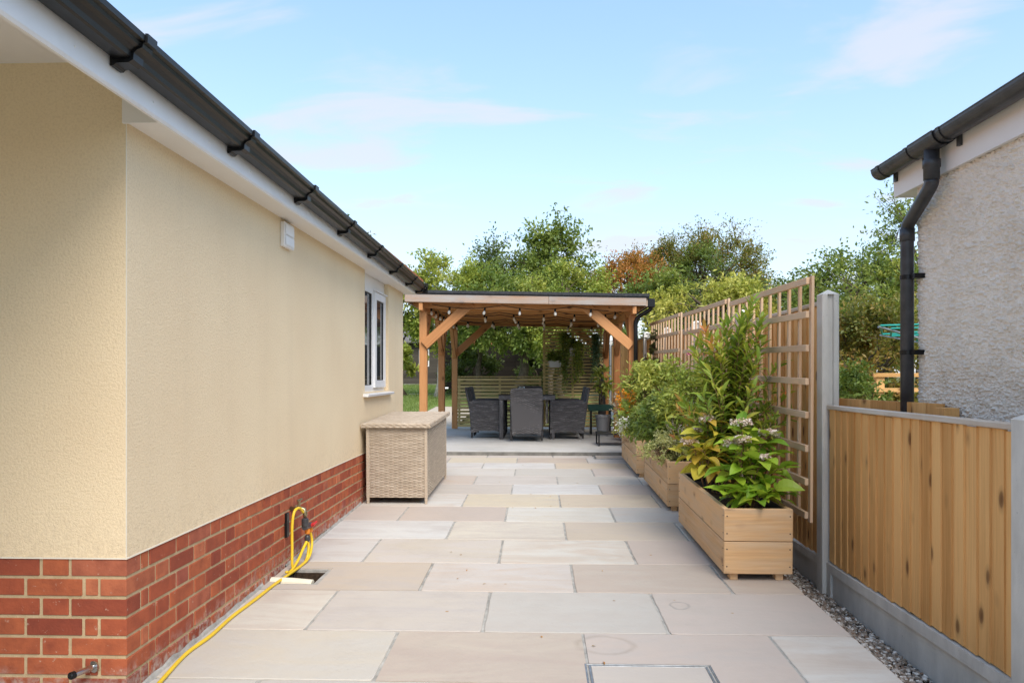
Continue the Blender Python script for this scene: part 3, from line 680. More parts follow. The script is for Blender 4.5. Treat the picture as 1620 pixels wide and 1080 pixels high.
# roof: courses of clay tiles
rf = MB(); sl_ = math.tan(R(27))
for r_ in range(13):
    x = XF + .06 - r_ * .30; zt = 2.425 + (XF + .06 - x) * sl_
    rf.face([(x, -2.2, zt), (x, YE + .2, zt), (x - .33, YE + .2, zt + .33 * sl_), (x - .33, -2.2, zt + .33 * sl_)]); rf.face([(x, -2.2, zt - .028), (x, YE + .2, zt - .028), (x, YE + .2, zt), (x, -2.2, zt)])
    rf.face([(x, YE + .2, zt - .028), (x - .33, YE + .2, zt + .33 * sl_ - .04), (x - .33, YE + .2, zt + .33 * sl_), (x, YE + .2, zt)])
rf.build('roof', M['tile'], hb, fixn=False)
# window
XW = W - .045
wd = thing('x', (0, 0, 0), None, None); bpy.data.objects.remove(wd)
fr = MB(); f = .06
bx(fr, XW - .06, XW, WY0, WY0 + f, WZ0, WZ1); bx(fr, XW - .06, XW, WY1 - f, WY1, WZ0, WZ1); bx(fr, XW - .06, XW, WY0 + f, WY1 - f, WZ0, WZ0 + f); bx(fr, XW - .06, XW, WY0 + f, WY1 - f, WZ1 - .16, WZ1)
my = WY0 + .50; bx(fr, XW - .06, XW, my, my + f, WZ0 + f, WZ1 - .16)
win = fr.build('window', M['white'], hb)
def sub(mb, name, mat, ch_parent):      # a sub-part: parent has its origin at the thing's base
    o = wl(hb); mb.v = [(x - o.x, y - o.y, z - o.z) for x, y, z in mb.v]; return link(name, mb.mesh(name, mat), ch_parent, (0, 0, 0), local=True)
cs = MB(); y0, y1, z0, z1 = my + .035, WY1 - .03, WZ0 + .035, WZ1 - .135; g = .07; xf = XW + .022
bx(cs, XW + .001, xf, y0, y0 + g, z0, z1); bx(cs, XW + .001, xf, y1 - g, y1, z0, z1); bx(cs, XW + .001, xf, y0 + g, y1 - g, z0, z0 + g); bx(cs, XW + .001, xf, y0 + g, y1 - g, z1 - g, z1)
sub(cs, 'casement', M['white'], win)
gk = MB(); e = .008
for (a, b, c_, d, xx) in ((y0 + g - .003, y1 - g + .003, z0 + g - .003, z1 - g + .003, XW + .006), (WY0 + f - .003, my + .003, WZ0 + f - .003, WZ1 - .157, XW - .012)):
    bx(gk, xx - .004, xx + .004, a, a + e, c_, d); bx(gk, xx - .004, xx + .004, b - e, b, c_, d); bx(gk, xx - .004, xx + .004, a + e, b - e, c_, c_ + e); bx(gk, xx - .004, xx + .004, a + e, b - e, d - e, d)
sub(gk, 'gasket', M['black'], win)
for (a, b, c_, d, xx) in ((y0 + g, y1 - g, z0 + g, z1 - g, XW + .002), (WY0 + f, my, WZ0 + f, WZ1 - .16, XW - .018)):
    q = MB(); bx(q, xx - .004, xx, a, b, c_, d); sub(q, 'pane', M['glaze'], win)
q = MB(); bx(q, XW + .005, XW + .04, y0 - .01, y1 + .02, z1 + .006, z1 + .016); sub(q, 'drip_rail', M['white'], win)
sill = MB(); sill.prism([(W - .10, WZ0 - .005), (W - .10, WZ0 - .035), (W + .045, WZ0 - .040), (W + .050, WZ0 - .022), (W + .045, WZ0 - .016)], 1, WY0 - .06, WY1 + .07); sub(sill, 'sill', M['white'], win)
# vent box under the eaves
vb = MB(); bx(vb, W, W + .028, 4.41, 4.585, 2.075, 2.225, ch=.004); v1 = vb.build('vent_box', M['soffit'], hb)
q = MB(); bx(q, W + .0285, W + .034, 4.425, 4.57, 2.15, 2.212, ch=.002); bx(q, W + .0285, W + .034, 4.425, 4.57, 2.088, 2.142, ch=.002); sub(q, 'vent_flap', M['white'], v1)

# door stop on the porch plinth
ds = thing('door_stop', (-1.672, YC, .195), 'chrome door stop with black rubber end on the brick plinth below the porch wall', 'door stop')
MB().lathe([(.022, 0), (.022, .006), (.011, .008), (.011, .082)], 18).build('stem', M['chrome'], ds, (0, 0, 0), rot=(R(90), 0, R(-20)), smooth=False)
MB().lathe([(.014, 0), (.014, .016), (.010, .020)], 18).build('rubber_end', M['black'], ds, (-.0285, -.078, 0), rot=(R(90), 0, R(-20)))

# tap and hose
tp = thing('garden_tap', (W, 4.60, .47), 'outdoor wall tap with grey connector, red valve and orange fittings', 'tap')
q = MB(); bx(q, W, W + .016, 4.485, 4.53, .30, .45, ch=.003); q.build('wall_plate', M['black'], tp)
MB().tube([(W, 4.6, .46), (W + .06, 4.6, .462), (W + .085, 4.6, .455), (W + .092, 4.6, .425), (W + .092, 4.6, .405)], [.014, .013, .014, .014, .012], 12).build('spout', M['brass'], tp, smooth=True)
MB().tube([(W + .05, 4.6, .465), (W + .055, 4.6, .51)], .009, 10).build('valve_stem', M['brass'], tp)
q = MB(); q.tube([(W + .05, 4.575, .512), (W + .062, 4.63, .516)], .006, 8); q.build('tap_handle', M['brass'], tp)
q = MB(); q.lathe([(.019, 0), (.022, .01), (.022, .05), (.016, .055)], 14, (W + .092, 4.6, .345)); q.build('hose_connector', M['greyblack'], tp)
q = MB(); q.tube([(W + .092, 4.585, .345), (W + .094, 4.70, .338)], .019, 12); q.build('splitter', M['greyblack'], tp)
for yy in (4.64, 4.70):
    q = MB(); q.lathe([(.011, 0), (.016, .005), (.016, .03), (.012, .034)], 12, (W + .094, yy, .292)); q.build('outlet', M['orange'], tp)
q = MB(); q.tube([(W + .10, 4.67, .335), (W + .13, 4.67, .352)], .011, 10); q.tube([(W + .128, 4.65, .345), (W + .134, 4.70, .358)], .007, 8); q.build('red_valve', M['red'], tp)
q = MB(); q.lathe([(.012, 0), (.017, .008), (.018, .03), (.013, .04)], 12, (W + .094, 4.64, .245)); q.build('hose_nut', M['greyblack'], tp)
hp = [(W + .094, 4.64, .25), (W + .09, 4.635, .20), (W + .075, 4.60, .155), (W + .06, 4.545, .145), (W + .05, 4.52, .20), (W + .045, 4.51, .33), (W + .05, 4.50, .43), (W + .058, 4.47, .455), (W + .05, 4.44, .42), (W + .045, 4.40, .25), (W + .05, 4.36, .15), (W + .06, 4.31, .135)]
def smooth(pts, n=6):
    pts = [Vector(p) for p in pts]; out = []
    for i in range(len(pts) - 1):
        p0, p1, p2, p3 = pts[max(i - 1, 0)], pts[i], pts[i + 1], pts[min(i + 2, len(pts) - 1)]
        for j in range(n):
            t = j / n; out.append(.5 * ((2 * p1) + (p2 - p0) * t + (2 * p0 - 5 * p1 + 4 * p2 - p3) * t * t + (3 * p1 - p0 - 3 * p2 + p3) * t ** 3))
    out.append(pts[-1]); return out
ho = thing('garden_hose', (W + .1, 4.3, .1), 'yellow garden hose looped over the wall tap and trailing along the brick plinth', 'hose')
loopA = [(W + .094, 4.64, .26), (W + .10, 4.645, .20), (W + .095, 4.60, .13), (W + .08, 4.47, .118), (W + .072, 4.42, .14), (W + .065, 4.435, .25), (W + .06, 4.45, .38), (W + .065, 4.475, .462), (W + .078, 4.53, .475), (W + .088, 4.575, .44)]
groundp = [(W + .094, 4.70, .295), (W + .105, 4.70, .22), (W + .11, 4.62, .15), (W + .10, 4.48, .128), (W + .085, 4.30, .122), (W + .07, 4.10, G(4.1) + .010), (W + .06, 3.85, G(3.85) + .010), (W + .045, 3.60, G(3.6) + .010), (W + .05, 3.35, G(3.35) + .010), (W + .035, 3.15, G(3.15) + .010), (W + .06, 2.90, G(2.9) + .010), (W + .10, 2.6, G(2.6) + .010), (W + .18, 2.2, G(2.2) + .010), (W + .25, 1.5, G(1.5) + .010)]
MB().tube(smooth(loopA), .0085, 10).build('hose_loop', M['yellow'], ho, smooth=True)
MB().tube(smooth(groundp), .0085, 10).build('hose_run', M['yellow'], ho, smooth=True)
loopB = [(W + .10, 4.655, .27), (W + .085, 4.60, .22), (W + .08, 4.50, .16), (W + .075, 4.38, .125), (W + .075, 4.30, .14)]
MB().tube(smooth(loopB), .0085, 10).build('hose_loop', M['yellow'], ho, smooth=True)

# ================================================================== woven furniture
def weave(mb, w, h, row=.0115, stake=.042, amp=.0035, to=lambda u, v, d: (u, d, v), u0=0, urange=None):
    """rows of ribbon bulging over and under upright stakes; u across, v up, d outwards"""
    nr = int(h / row); st = stake / 3
    for r_ in range(nr):
        v0 = r_ * row; a, b = (u0, u0 + w) if urange is None else urange(v0 + row / 2)
        if b - a < .02: continue
        ns = max(2, int((b - a) / st)); ph = math.pi * ((r_ // 1) % 2); base = len(mb.v); jit = random.uniform(-.0006, .0006)
        for i in range(ns + 1):
            u = a + (b - a) * i / ns; d = amp * math.sin(math.pi * u / stake + ph) + jit
            for (dv, dd) in ((.0006, -.0018), (row * .5, .0024), (row - .0006, -.0018)): mb.v.append(to(u, v0 + dv, d + dd))
        for i in range(ns):
            for q in range(2):
                mb.f.append((base + i * 3 + q, base + i * 3 + 3 + q, base + i * 3 + 4 + q, base + i * 3 + 1 + q))
                uu = a + (b - a) * i / ns; u2 = a + (b - a) * (i + 1) / ns; v = r_ * .031 + q * .005
                mb.uv += [(uu, v), (u2, v), (u2, v + .005), (uu, v + .005)]
# storage chest
CY0, CL, CX0, CX1 = 6.45, 1.36, -1.50, -.962; CH = .70
ch = thing('storage_chest', ((CX0 + CX1) / 2, CY0, G(CY0)), 'large beige woven rattan storage chest standing against the cream wall', 'storage box', rot=(SL, 0, 0))
cw = CX1 - CX0; hx = cw / 2
q = MB(); q.box(0, CL / 2, .055 + (CH - .075) / 2, cw - .03, CL - .03, CH - .075); q.build('inner_box', M['rattan_core'], ch, (0, 0, 0))
q = MB(); weave(q, cw - .05, CH - .09, to=lambda u, v, d: (u - hx + .025, -d + .004, v + .055)); q.build('front_panel', M['rattan'], ch, (0, 0, 0), fixn=False, smooth=True)
q = MB(); weave(q, CL - .05, CH - .09, to=lambda u, v, d: (hx - .004 + d, u + .025, v + .055)); q.build('side_panel', M['rattan'], ch, (0, 0, 0), fixn=False, smooth=True)
q = MB(); weave(q, CL - .05, CH - .09, to=lambda u, v, d: (-hx + .004 - d, u + .025, v + .055)); q.build('side_panel', M['rattan'], ch, (0, 0, 0), fixn=False, smooth=True)
q = MB(); weave(q, cw - .05, CH - .09, to=lambda u, v, d: (u - hx + .025, CL + d - .004, v + .055)); q.build('rear_panel', M['rattan'], ch, (0, 0, 0), fixn=False, smooth=True)
for sx in (-1, 1):
    for yy in (.0125, CL - .0125):
        q = MB(); q.box(sx * (hx - .0125), yy, .02 + (CH - .04) / 2, .025, .025, CH - .04, .004); 
        for zz_ in np.arange(.06, CH - .04, .013): q.box(sx * (hx - .0125), yy, zz_, .028, .028, .0098, .002)
        q.build('corner_post', M['rattan'], ch, (0, 0, 0))
        q = MB(); q.box(sx * (hx - .0125), yy, .011, .022, .022, .024, .003); q.build('foot', M['rattan'], ch, (0, 0, 0))
# woven lid with overhang
lx0, lx1, ly0, ly1, lz = -hx - .035, hx + .035, -.035, CL + .035, CH
q = MB(); q.box((lx0 + lx1) / 2, (ly0 + ly1) / 2, lz - .012, lx1 - lx0 - .006, ly1 - ly0 - .006, .030, .004); q.build('lid', M['rattan'], ch, (0, 0, 0))
q = MB(); weave(q, lx1 - lx0 - .01, ly1 - ly0 - .01, to=lambda u, v, d: (lx0 + .005 + u, ly0 + .005 + v, lz + .006 + d)); q.build('lid_weave', M['rattan'], ch, (0, 0, 0), fixn=False, smooth=True)
q = MB(); weave(q, lx1 - lx0, .040, row=.013, stake=.03, to=lambda u, v, d: (lx0 + u, ly0 - d, lz - .030 + v)); weave(q, ly1 - ly0, .040, row=.013, stake=.03, to=lambda u, v, d: (lx1 + d, ly0 + u, lz - .030 + v)); q.build('lid_edge', M['rattan'], ch, (0, 0, 0), fixn=False, smooth=True)

# dining chairs: local x across, +y the way the sitter looks
ZP = .31
def arch_(u, w): return .075 + .05 * max(0, 1 - ((u - w / 2) / (w / 2 - .05)) ** 2) if abs(u - w / 2) < w / 2 - .05 else .075
def make_chair(name, loc, rz, label, group):
    t = thing(name, loc, label, 'chair', group, (0, 0, rz)); t.scale = (.90, .97, .98)
    hw = .275; D0, D1 = -.28, .27
    lean = lambda z: -.10 * max(0, z - .36) / .46
    # back: core + outside weave + inside weave
    def halfw(z): return .235 + .03 * min(1, z / .5) - (max(0, z - .76) ** 2) * 9
    q = MB(); pts = [(-.62, .13), (-.8, .105), (-1, .10), (-1, .5), (-1, .76), (-.93, .82), (.93, .82), (1, .76), (1, .5), (1, .10), (.8, .105), (.62, .13)]
    for off, flip in ((-.012, 0), (.012, 1)):
        q.face([(s * halfw(z) * .985, D0 + .02 + lean(z) + off, z) for s, z in pts])
    ring = [(s * halfw(z) * .985, z) for s, z in pts]
    for i in range(len(ring)):
        a, b = ring[i], ring[(i + 1) % len(ring)]
        q.face([(a[0], D0 + .008 + lean(a[1]), a[1]), (b[0], D0 + .008 + lean(b[1]), b[1]), (b[0], D0 + .032 + lean(b[1]), b[1]), (a[0], D0 + .032 + lean(a[1]), a[1])])
    for s, y in ((-1, D0 + .002), (1, D0 + .038)):
        weave(q, 1, .70, row=.0165, stake=.045, amp=.005, to=lambda u, v, d: (u, y + lean(v + .12) + s * d, v + .12), urange=lambda v: (-halfw(v + .12), halfw(v + .12)))
    q.build('backrest', M['darkrattan'], t, (0, 0, 0), fixn=False)
    for s in (-1, 1):
        q = MB(); dd = D1 - D0
        def top(y): return .60 - .03 * max(0, y) / .27
        q.box(s * .255, (D0 + D1) / 2 + .01, .365, .026, dd - .04, .46)
        weave(q, 1, .47, row=.0165, stake=.045, amp=.005, to=lambda u, v, d: (s * (.272) + s * d, u, v + .13), urange=lambda v: (D0 + .01 + lean(v + .13), D1)); q.prism([(D0 + .01, .145), (D0 + .01, .10), (D0 + .06, .10), (D0 + .16, .13), (D1 - .16, .13), (D1 - .06, .10), (D1, .10), (D1, .145)], 0, s * .24, s * .274)
        weave(q, 1, .47, row=.0165, stake=.045, amp=.005, to=lambda u, v, d: (s * (.238) - s * d, u, v + .13), urange=lambda v: (D0 + .01 + lean(v + .13), D1))
        q.box(s * .255, .0, .602, .046, dd - .02, .02, .006)
        q.build('arm_panel', M['darkrattan'], t, (0, 0, 0), fixn=False)
        for y in (D0 + .025, D1 - .015):
            lg = MB(); lg.box(s * .255, y, .10, .032, .032, .17, .004); lo = lg.build('leg', M['dark_core'], t, (0, 0, 0))
            ft = MB(); ft.lathe([(.008, 0), (.012, .004), (.012, .016)], 10, (s * .255, y, .0)); link('foot', ft.mesh('foot', M['chrome']), lo, (0, 0, 0), local=True)
    q = MB(); q.box(0, .0, .38, .49, .50, .05, .01); weave(q, .49, .24, row=.0135, stake=.04, to=lambda u, v, d: (u - .245, D1 - .01 + d, v + .13)); q.build('seat', M['darkrattan'], t, (0, 0, 0), fixn=False)
    return t
def dup(root, loc, rz, label):
    r = root.copy(); C.objects.link(r); r.location = loc; r.rotation_euler = (0, 0, rz); r['label'] = label
    for c0 in list(root.children):
        c = c0.copy(); C.objects.link(c); c.parent = r
        for g0 in list(c0.children):
            g_ = g0.copy(); C.objects.link(g_); g_.parent = c
    WLOC[r.name] = Vector(loc); return r
GC = 'rattan chairs round the dining table'
c0 = make_chair('dining_chair', (-.16, 11.32, ZP), 0, 'charcoal rattan armchair at the near end of the table with its back to the camera', GC)
dup(c0, (-.78, 11.85, ZP), R(-90), 'charcoal rattan armchair on the left of the table, nearer the camera')
dup(c0, (.46, 11.75, ZP), R(90), 'charcoal rattan armchair on the right of the table, nearer the camera and facing left')
dup(c0, (-.78, 12.55, ZP), R(-90), 'charcoal rattan armchair on the left of the table, half hidden behind the nearer left one')
dup(c0, (.46, 12.50, ZP), R(90), 'charcoal rattan armchair on the right of the table, behind the nearer right one')
dup(c0, (-.14, 13.22, ZP), R(180), 'charcoal rattan armchair at the far end of the table facing the camera')
tb = thing('dining_table', (-.16, 12.2, ZP), 'rectangular dark rattan dining table with a glass top under the pergola', 'table')
q = MB(); q.box(0, 0, .695, .90, 1.46, .008, .002); q.build('glass_top', M['glaze'], tb, (0, 0, 0))
q = MB(); q.box(0, 0, .65, .88, 1.42, .075, .004)
q.build('table_frame', M['darkrattan'], tb, (0, 0, 0))
for sx in (-1, 1):
    for sy in (-1, 1): q = MB(); q.box(sx * .40, sy * .66, .308, .06, .06, .61, .004); q.build('leg', M['darkrattan'], tb, (0, 0, 0))
jar = thing('glass_jar', (-.25, 12.15, ZP + .70), 'round clear glass jar on the dining table', 'jar')
MB().lathe([(.035, 0), (.055, .02), (.058, .07), (.045, .10), (.047, .11)], 16).build('body', M['glass'], jar, (0, 0, 0), smooth=True)
MB().lathe([(.03, .004), (.045, .02), (.045, .06), (.02, .065)], 12).build('filling', M['potwhite'], jar, (0, 0, 0))
q = MB(); q.box(0, 0, 0, .42, .42, .06, .02); tag(q.build('seat_cushion', M['cushion'], None, (.45, 12.50, ZP + .437)), 'pale seat cushion on the rear chair to the right of the table', 'cushion')
# throw hung over the front-right chair's arm side
q = MB(); th = [(.215, .595), (.20, .66), (.17, .655), (.155, .55), (.15, .40), (.158, .25)]
nx = 8
for i in range(len(th) - 1):
    for j in range(nx):
        def tp_(i, j): return (th[i][0] + .012 * math.sin(j * 1.9 + i), 11.55 + j * .035 + .01 * math.sin(i * 2.), ZP + th[i][1] + .01 * math.sin(j * 1.3))
        q.face([tp_(i, j), tp_(i, j + 1), tp_(i + 1, j + 1), tp_(i + 1, j)])
to = q.build('throw', M['blanket'], None, (0, 0, 0)); md = to.modifiers.new('thick', 'SOLIDIFY'); md.thickness = .012
tag(to, 'black and white patterned throw hanging over the arm of the right front chair', 'blanket')

# ================================================================== PERGOLA
pg = thing('pergola', (-.13, 10.03, ZP), 'open timber pergola with flat felted roof over the dining table', 'pergola')
XL, XR = -1.55, 1.28; PY = (10.03, 11.95, 13.85); slx = -.0200
zr = lambda x, z: z + (x + .15) * slx
for X in (XL, XR):
    for y in PY: piece('post', pg, M['perg'], X - .05, X + .05, y - .05, y + .05, ZP if X > -1.6 else .2, zr(X, 2.14), ch=.004)
    beam('side_beam', pg, M['perg'], (X, 9.78, zr(X, 2.19)), (X, 14.02, zr(X, 2.19)), .05, .10)
    for y, d in ((PY[0], 1), (PY[1], -1), (PY[1], 1), (PY[2], -1)):
        beam('side_brace', pg, M['perg'], (X, y + d * .03, 1.66), (X, y + d * .56, zr(X, 2.16)), .06, .10)
for y in PY[::2]:
    beam('cross_beam', pg, M['perg'], (XL - .1, y - .035 if y < 12 else y + .06, zr(XL - .1, 2.235 if y < 12 else 2.27)), (XR + .1, y - .035 if y < 12 else y + .06, zr(XR + .1, 2.235 if y < 12 else 2.27)), .045, .09)
    yo = y - .05 if y < 12 else y
    beam('brace', pg, M['perg'], (XL + .02, yo, 1.71), (XL + .66, yo, zr(-.9, 2.27)), .07, .125)
    beam('brace', pg, M['perg'], (XR - .02, yo, 1.69), (XR - .66, yo, zr(.6, 2.27)), .07, .125)
ys3 = np.linspace(10.25, 13.75, 9)
for y in ys3: beam('rafter', pg, M['pergroof'], (-1.72, y, zr(-1.72, 2.285)), (1.40, y, zr(1.40, 2.285)), .045, .085)
ny = 32; dy = (14.15 - 9.80) / ny
for i in range(ny):
    y = 9.80 + dy * (i + .5); beam('roof_board', pg, M['pergroof'], (-1.74, y, zr(-1.74, 2.336)), (1.42, y, zr(1.42, 2.336)), dy - .004, .016, .001)
beam('fascia_board', pg, M['pergface'], (-1.76, 9.775, zr(-1.76, 2.309)), (.15, 9.775, zr(.15, 2.309)), .028, .125); beam('fascia_board', pg, M['pergface'], (.153, 9.775, zr(.153, 2.309)), (1.43, 9.775, zr(1.43, 2.309)), .028, .125)
beam('side_fascia', pg, M['pergface'], (1.442, 9.79, zr(1.44, 2.30)), (1.442, 14.15, zr(1.44, 2.30)), .022, .12); beam('side_fascia', pg, M['pergface'], (-1.752, 9.79, zr(-1.75, 2.31)), (-1.752, 14.15, zr(-1.75, 2.31)), .022, .12)
beam('felt_roof', pg, M['felt'], (-1.78, 11.97, zr(-1.78, 2.362)), (1.47, 11.97, zr(1.47, 2.362)), 4.42, .034)
beam('felt_drip', pg, M['felt'], (-1.78, 9.755, zr(-1.78, 2.384)), (1.47, 9.755, zr(1.47, 2.384)), .02, .040)
# pergola gutter and downpipe at the right eave
q = MB(); q.tube([(1.50, 9.84, 2.275), (1.50, 14.1, 2.25)], .045, 12); q.build('gutter', M['black'], pg, smooth=True)
q = MB(); q.box(1.50, 9.84, 2.255, .10, .10, .115, .01); q.build('gutter_outlet', M['black'], pg)
q = MB(); q.tube(smooth([(1.50, 9.84, 2.22), (1.49, 9.85, 2.17), (1.36, 9.90, 2.09), (1.315, 9.915, 2.02), (1.312, 9.915, 1.9)], 4) + [Vector((1.312, 9.915, .36))], .028, 10); q.build('downpipe', M['black'], pg, smooth=True)
# festoon lights
fs = thing('festoon_lights', (-.1, 10.3, 2.2), 'strings of festoon bulbs looped beneath the pergola ceiling', 'string lights')
capm = None; bm_ = MB().lathe([(.006, -.062), (.016, -.053), (.020, -.038), (.018, -.022), (.011, -.010), (.010, 0)], 12).mesh('bulb', M['bulb'], True)
hm = MB().lathe([(.013, -.006), (.014, .022), (.010, .036)], 10).mesh('bulb_holder', M['black'])
wire = MB(); strands = [((-1.42, 9.93), (.95, 9.90)), ((.95, 9.90), (1.2, 10.6)), ((1.2, 10.6), (-1.45, 11.2)), ((-1.45, 11.2), (1.2, 11.9)), ((1.2, 11.9), (-1.4, 12.6)), ((-1.4, 12.6), (1.2, 13.4)), ((-1.46, 9.93), (-1.46, 13.6))]
for (a, b_) in strands:
    L_ = math.dist(a, b_); nb = max(1, int(L_ / .42)); pts = []
    for i in range(nb * 4 + 1):
        t = i / (nb * 4); x, y = a[0] + (b_[0] - a[0]) * t, a[1] + (b_[1] - a[1]) * t
        s = abs(math.sin(math.pi * t * nb / 2)); z = zr(x, 2.235) - .05 * s
        pts.append((x, y, z))
        if i % 4 == 2:
            bo = link('bulb', bm_, fs, (x, y, z - .036), (random.uniform(-.25, .25), random.uniform(-.25, .25), 0)); link('bulb_holder', hm, bo, (0, 0, 0), local=True)
    wire.tube(pts, .005, 5)
wire.build('wire', M['black'], fs)
# slatted screens at the back
def screen(name, x0, x1, z0, z1, pitch, h, y, label, battens):
    t = thing(name, (x0, y, z0), label, 'screen'); z = z0
    for bxx in battens: piece('batten', t, M['screen'], bxx - .02, bxx + .02, y + .012, y + .047, z0, z1 - .01)
    while z < z1 - h * .6:
        piece('slat', t, M['screen'], x0, x1, y - .009 + random.uniform(-.002, .002), y + .011, z, min(z + h, z1), ch=.002); z += pitch
    return t
s1 = screen('slatted_screen', -1.49, .08, .345, 1.268, .066, .046, 13.79, 'low horizontal slatted timber screen across the back left of the pergola', (-1.46, -.7, .05))
piece('top_rail', s1, M['screen'], -1.49, .08, 13.772, 13.83, 1.27, 1.29)
s2 = screen('slatted_screen', .10, 1.22, .345, 2.24, .0605, .036, 13.79, 'tall horizontal slatted timber screen with hanging plants at the back right of the pergola', (.13, .66, 1.18))

# ================================================================== FENCE (right)
FX = 1.77
def fence_post(y, z1, label, z0=-.26):
    t = thing('fence_post', (FX + .05, y, z0), label, 'fence post', 'slotted concrete fence posts'); m = MB(); w2 = .0525; d2 = .048; s = .02
    prof = [(-w2 + .006, -d2), (-s, -d2), (-s + .004, -d2 + .02), (s - .004, -d2 + .02), (s, -d2), (w2 - .006, -d2), (w2, -d2 + .006), (w2, d2 - .006), (w2 - .006, d2), (s, d2), (s - .004, d2 - .02), (-s + .004, d2 - .02), (-s, d2), (-w2 + .006, d2), (-w2, d2 - .006), (-w2, -d2 + .006)]
    m.prism(prof, 2, 0, z1 - z0 - .03); m.build('shaft', M['precast'], t, (0, 0, 0))
    c = MB(); b = len(c.v); e = .0525; f2 = .048; zt = z1 - z0 - .03
    for p4 in ([(-e, -f2), (e, -f2)], [(e, -f2), (e, f2)], [(e, f2), (-e, f2)], [(-e, f2), (-e, -f2)]): c.face([(*p4[0], zt), (*p4[1], zt), (0, 0, zt + .032)])
    c.face([(-e, -f2, zt), (-e, f2, zt), (e, f2, zt), (e, -f2, zt)]); c.build('cap', M['precast'], t, (0, 0, 0))
fence_post(2.78, 1.16, 'short concrete fence post at the right edge, near end of the low panel')
fence_post(4.70, 1.83, 'tall concrete fence post standing just in front of the nearest trellis end')
for i, y in enumerate((6.62, 8.54, 10.46, 12.38, 14.3, 16.2, 18.1)):
    fence_post(y, 1.705 + .0265 * y, ['concrete fence post behind the join of the nearest two trellis panels', 'concrete fence post behind the middle trellis panel', 'concrete fence post behind the farthest trellis panel', 'concrete fence post just past the far trellis end', 'concrete fence post beside the middle of the pergola', 'concrete fence post beside the back of the pergola', 'farthest concrete fence post, seen beyond the back of the pergola'][i], z0=-.2 + .0265 * (y - 4.7))
FB = {}
def feather(h):
    key = round(h, 3)
    if key not in FB:
        m = MB(); w = .108     # wedge: thick edge at -y overlaps the thin edge of the next
        m.prism([(0, 0), (-.014, 0.001), (-.0045, w), (0, w)], 2, 0, h)
        # uv u along height is the grain (prism writes it)
        FB[key] = m.mesh('board', M['fence'])
    return FB[key]
def fence_panel(y0, y1, zb, zt, label, gz0, n=20):
    t = thing('board_fence', (FX + .05, y0, zb), label, 'fence', 'featherboard fence panels'); pitch = (y1 - y0 - .012) / n
    for i in range(n):
        link('board', feather(zt - zb - .012), t, (FX + .045 + random.uniform(0, .002), y0 + i * pitch, zb + .004 + random.uniform(-.004, .004)), (0, 0, random.uniform(-.015, .004)))
    piece('capping_rail', t, M['fence_cap'], FX + .022, FX + .068, y0, y1, zt - .004, zt + .022, ch=.004)
    for z in (zb + .1, (zb + zt) / 2, zt - .12): piece('arris_rail', t, M['fence'], FX + .048, FX + .085, y0, y1, z - .025, z + .025)
    g = thing('gravel_board', (FX + .05, y0, gz0), 'concrete gravel board under the ' + label.replace('featherboard ', '').replace(' panel', '').replace('softwood ', ''), 'gravel board', 'concrete gravel boards')
    m = MB(); zb2 = zb - .004; x0 = FX + .022; yy0, yy1 = y0 - .005, y1 + .005
    bx(m, x0 + .012, x0 + .05, yy0 + .07, yy1 - .07, gz0 + .045, zb2 - .055); m.build('recess', M['precast'], g)
    m = MB(); bx(m, x0, x0 + .05, yy0, yy1, zb2 - .055, zb2); bx(m, x0, x0 + .05, yy0, yy1, gz0, gz0 + .045); bx(m, x0, x0 + .05, yy0, yy0 + .07, gz0 + .045, zb2 - .055); bx(m, x0, x0 + .05, yy1 - .07, yy1, gz0 + .045, zb2 - .055); m.build('surround', M['precast'], g)
fence_panel(2.83, 4.652, .142, 1.09, 'low softwood featherboard fence panel in the right foreground', -.185)
for i, y in enumerate((4.748, 6.67, 8.59, 10.51, 12.43, 14.35, 16.25)):
    zb = .145 + .0265 * (y - 4.75) * .95
    fence_panel(y, y + 1.826, zb, zb + 1.60, ['tall featherboard fence panel behind the nearest trellis', 'tall featherboard fence panel behind the middle trellis', 'tall featherboard fence panel behind the farthest trellis', 'tall featherboard fence panel just beyond the trellises', 'tall featherboard fence panel beside the front half of the pergola', 'tall featherboard fence panel beside the rear half of the pergola', 'farthest tall featherboard fence panel, past the pergola'][i], zb - .31)

# trellises
def trellis(y0, y1, zb, zt, label, tilt=.018):
    t = thing('trellis', (1.62, y0, zb), label, 'trellis', 'square trellis panels', rot=(tilt, 0, 0)); ln = y1 - y0; h = zt - zb; nv = int(round(ln / .19)); nh = 8
    for i in range(nv + 1):
        y = ln * i / nv; piece('upright', t, M['trellis'], -.001, .017 if i in (0, nv) else .016, y - (.019 if i in (0, nv) else .0145), y + (.019 if i in (0, nv) else .0145), -.03, h + (.012 if i in (0, nv) else -.01), local=True)
    for j in range(nh):
        z = (h - .025) * j / (nh - 1) + .01; piece('rail', t, M['trellis'], -.024, -.002, .004 if j < nh else 0, ln - .004, z - .02, z + .02, local=True)
trellis(4.47, 6.24, .45, 1.872, 'nearest square trellis, partly bare, leaning behind the front planter')
trellis(6.38, 8.22, .52, 1.940, 'middle square trellis panel with the tall shrub growing in front')
trellis(8.45, 10.60, .58, 2.000, 'farthest square trellis panel, nearest the pergola')

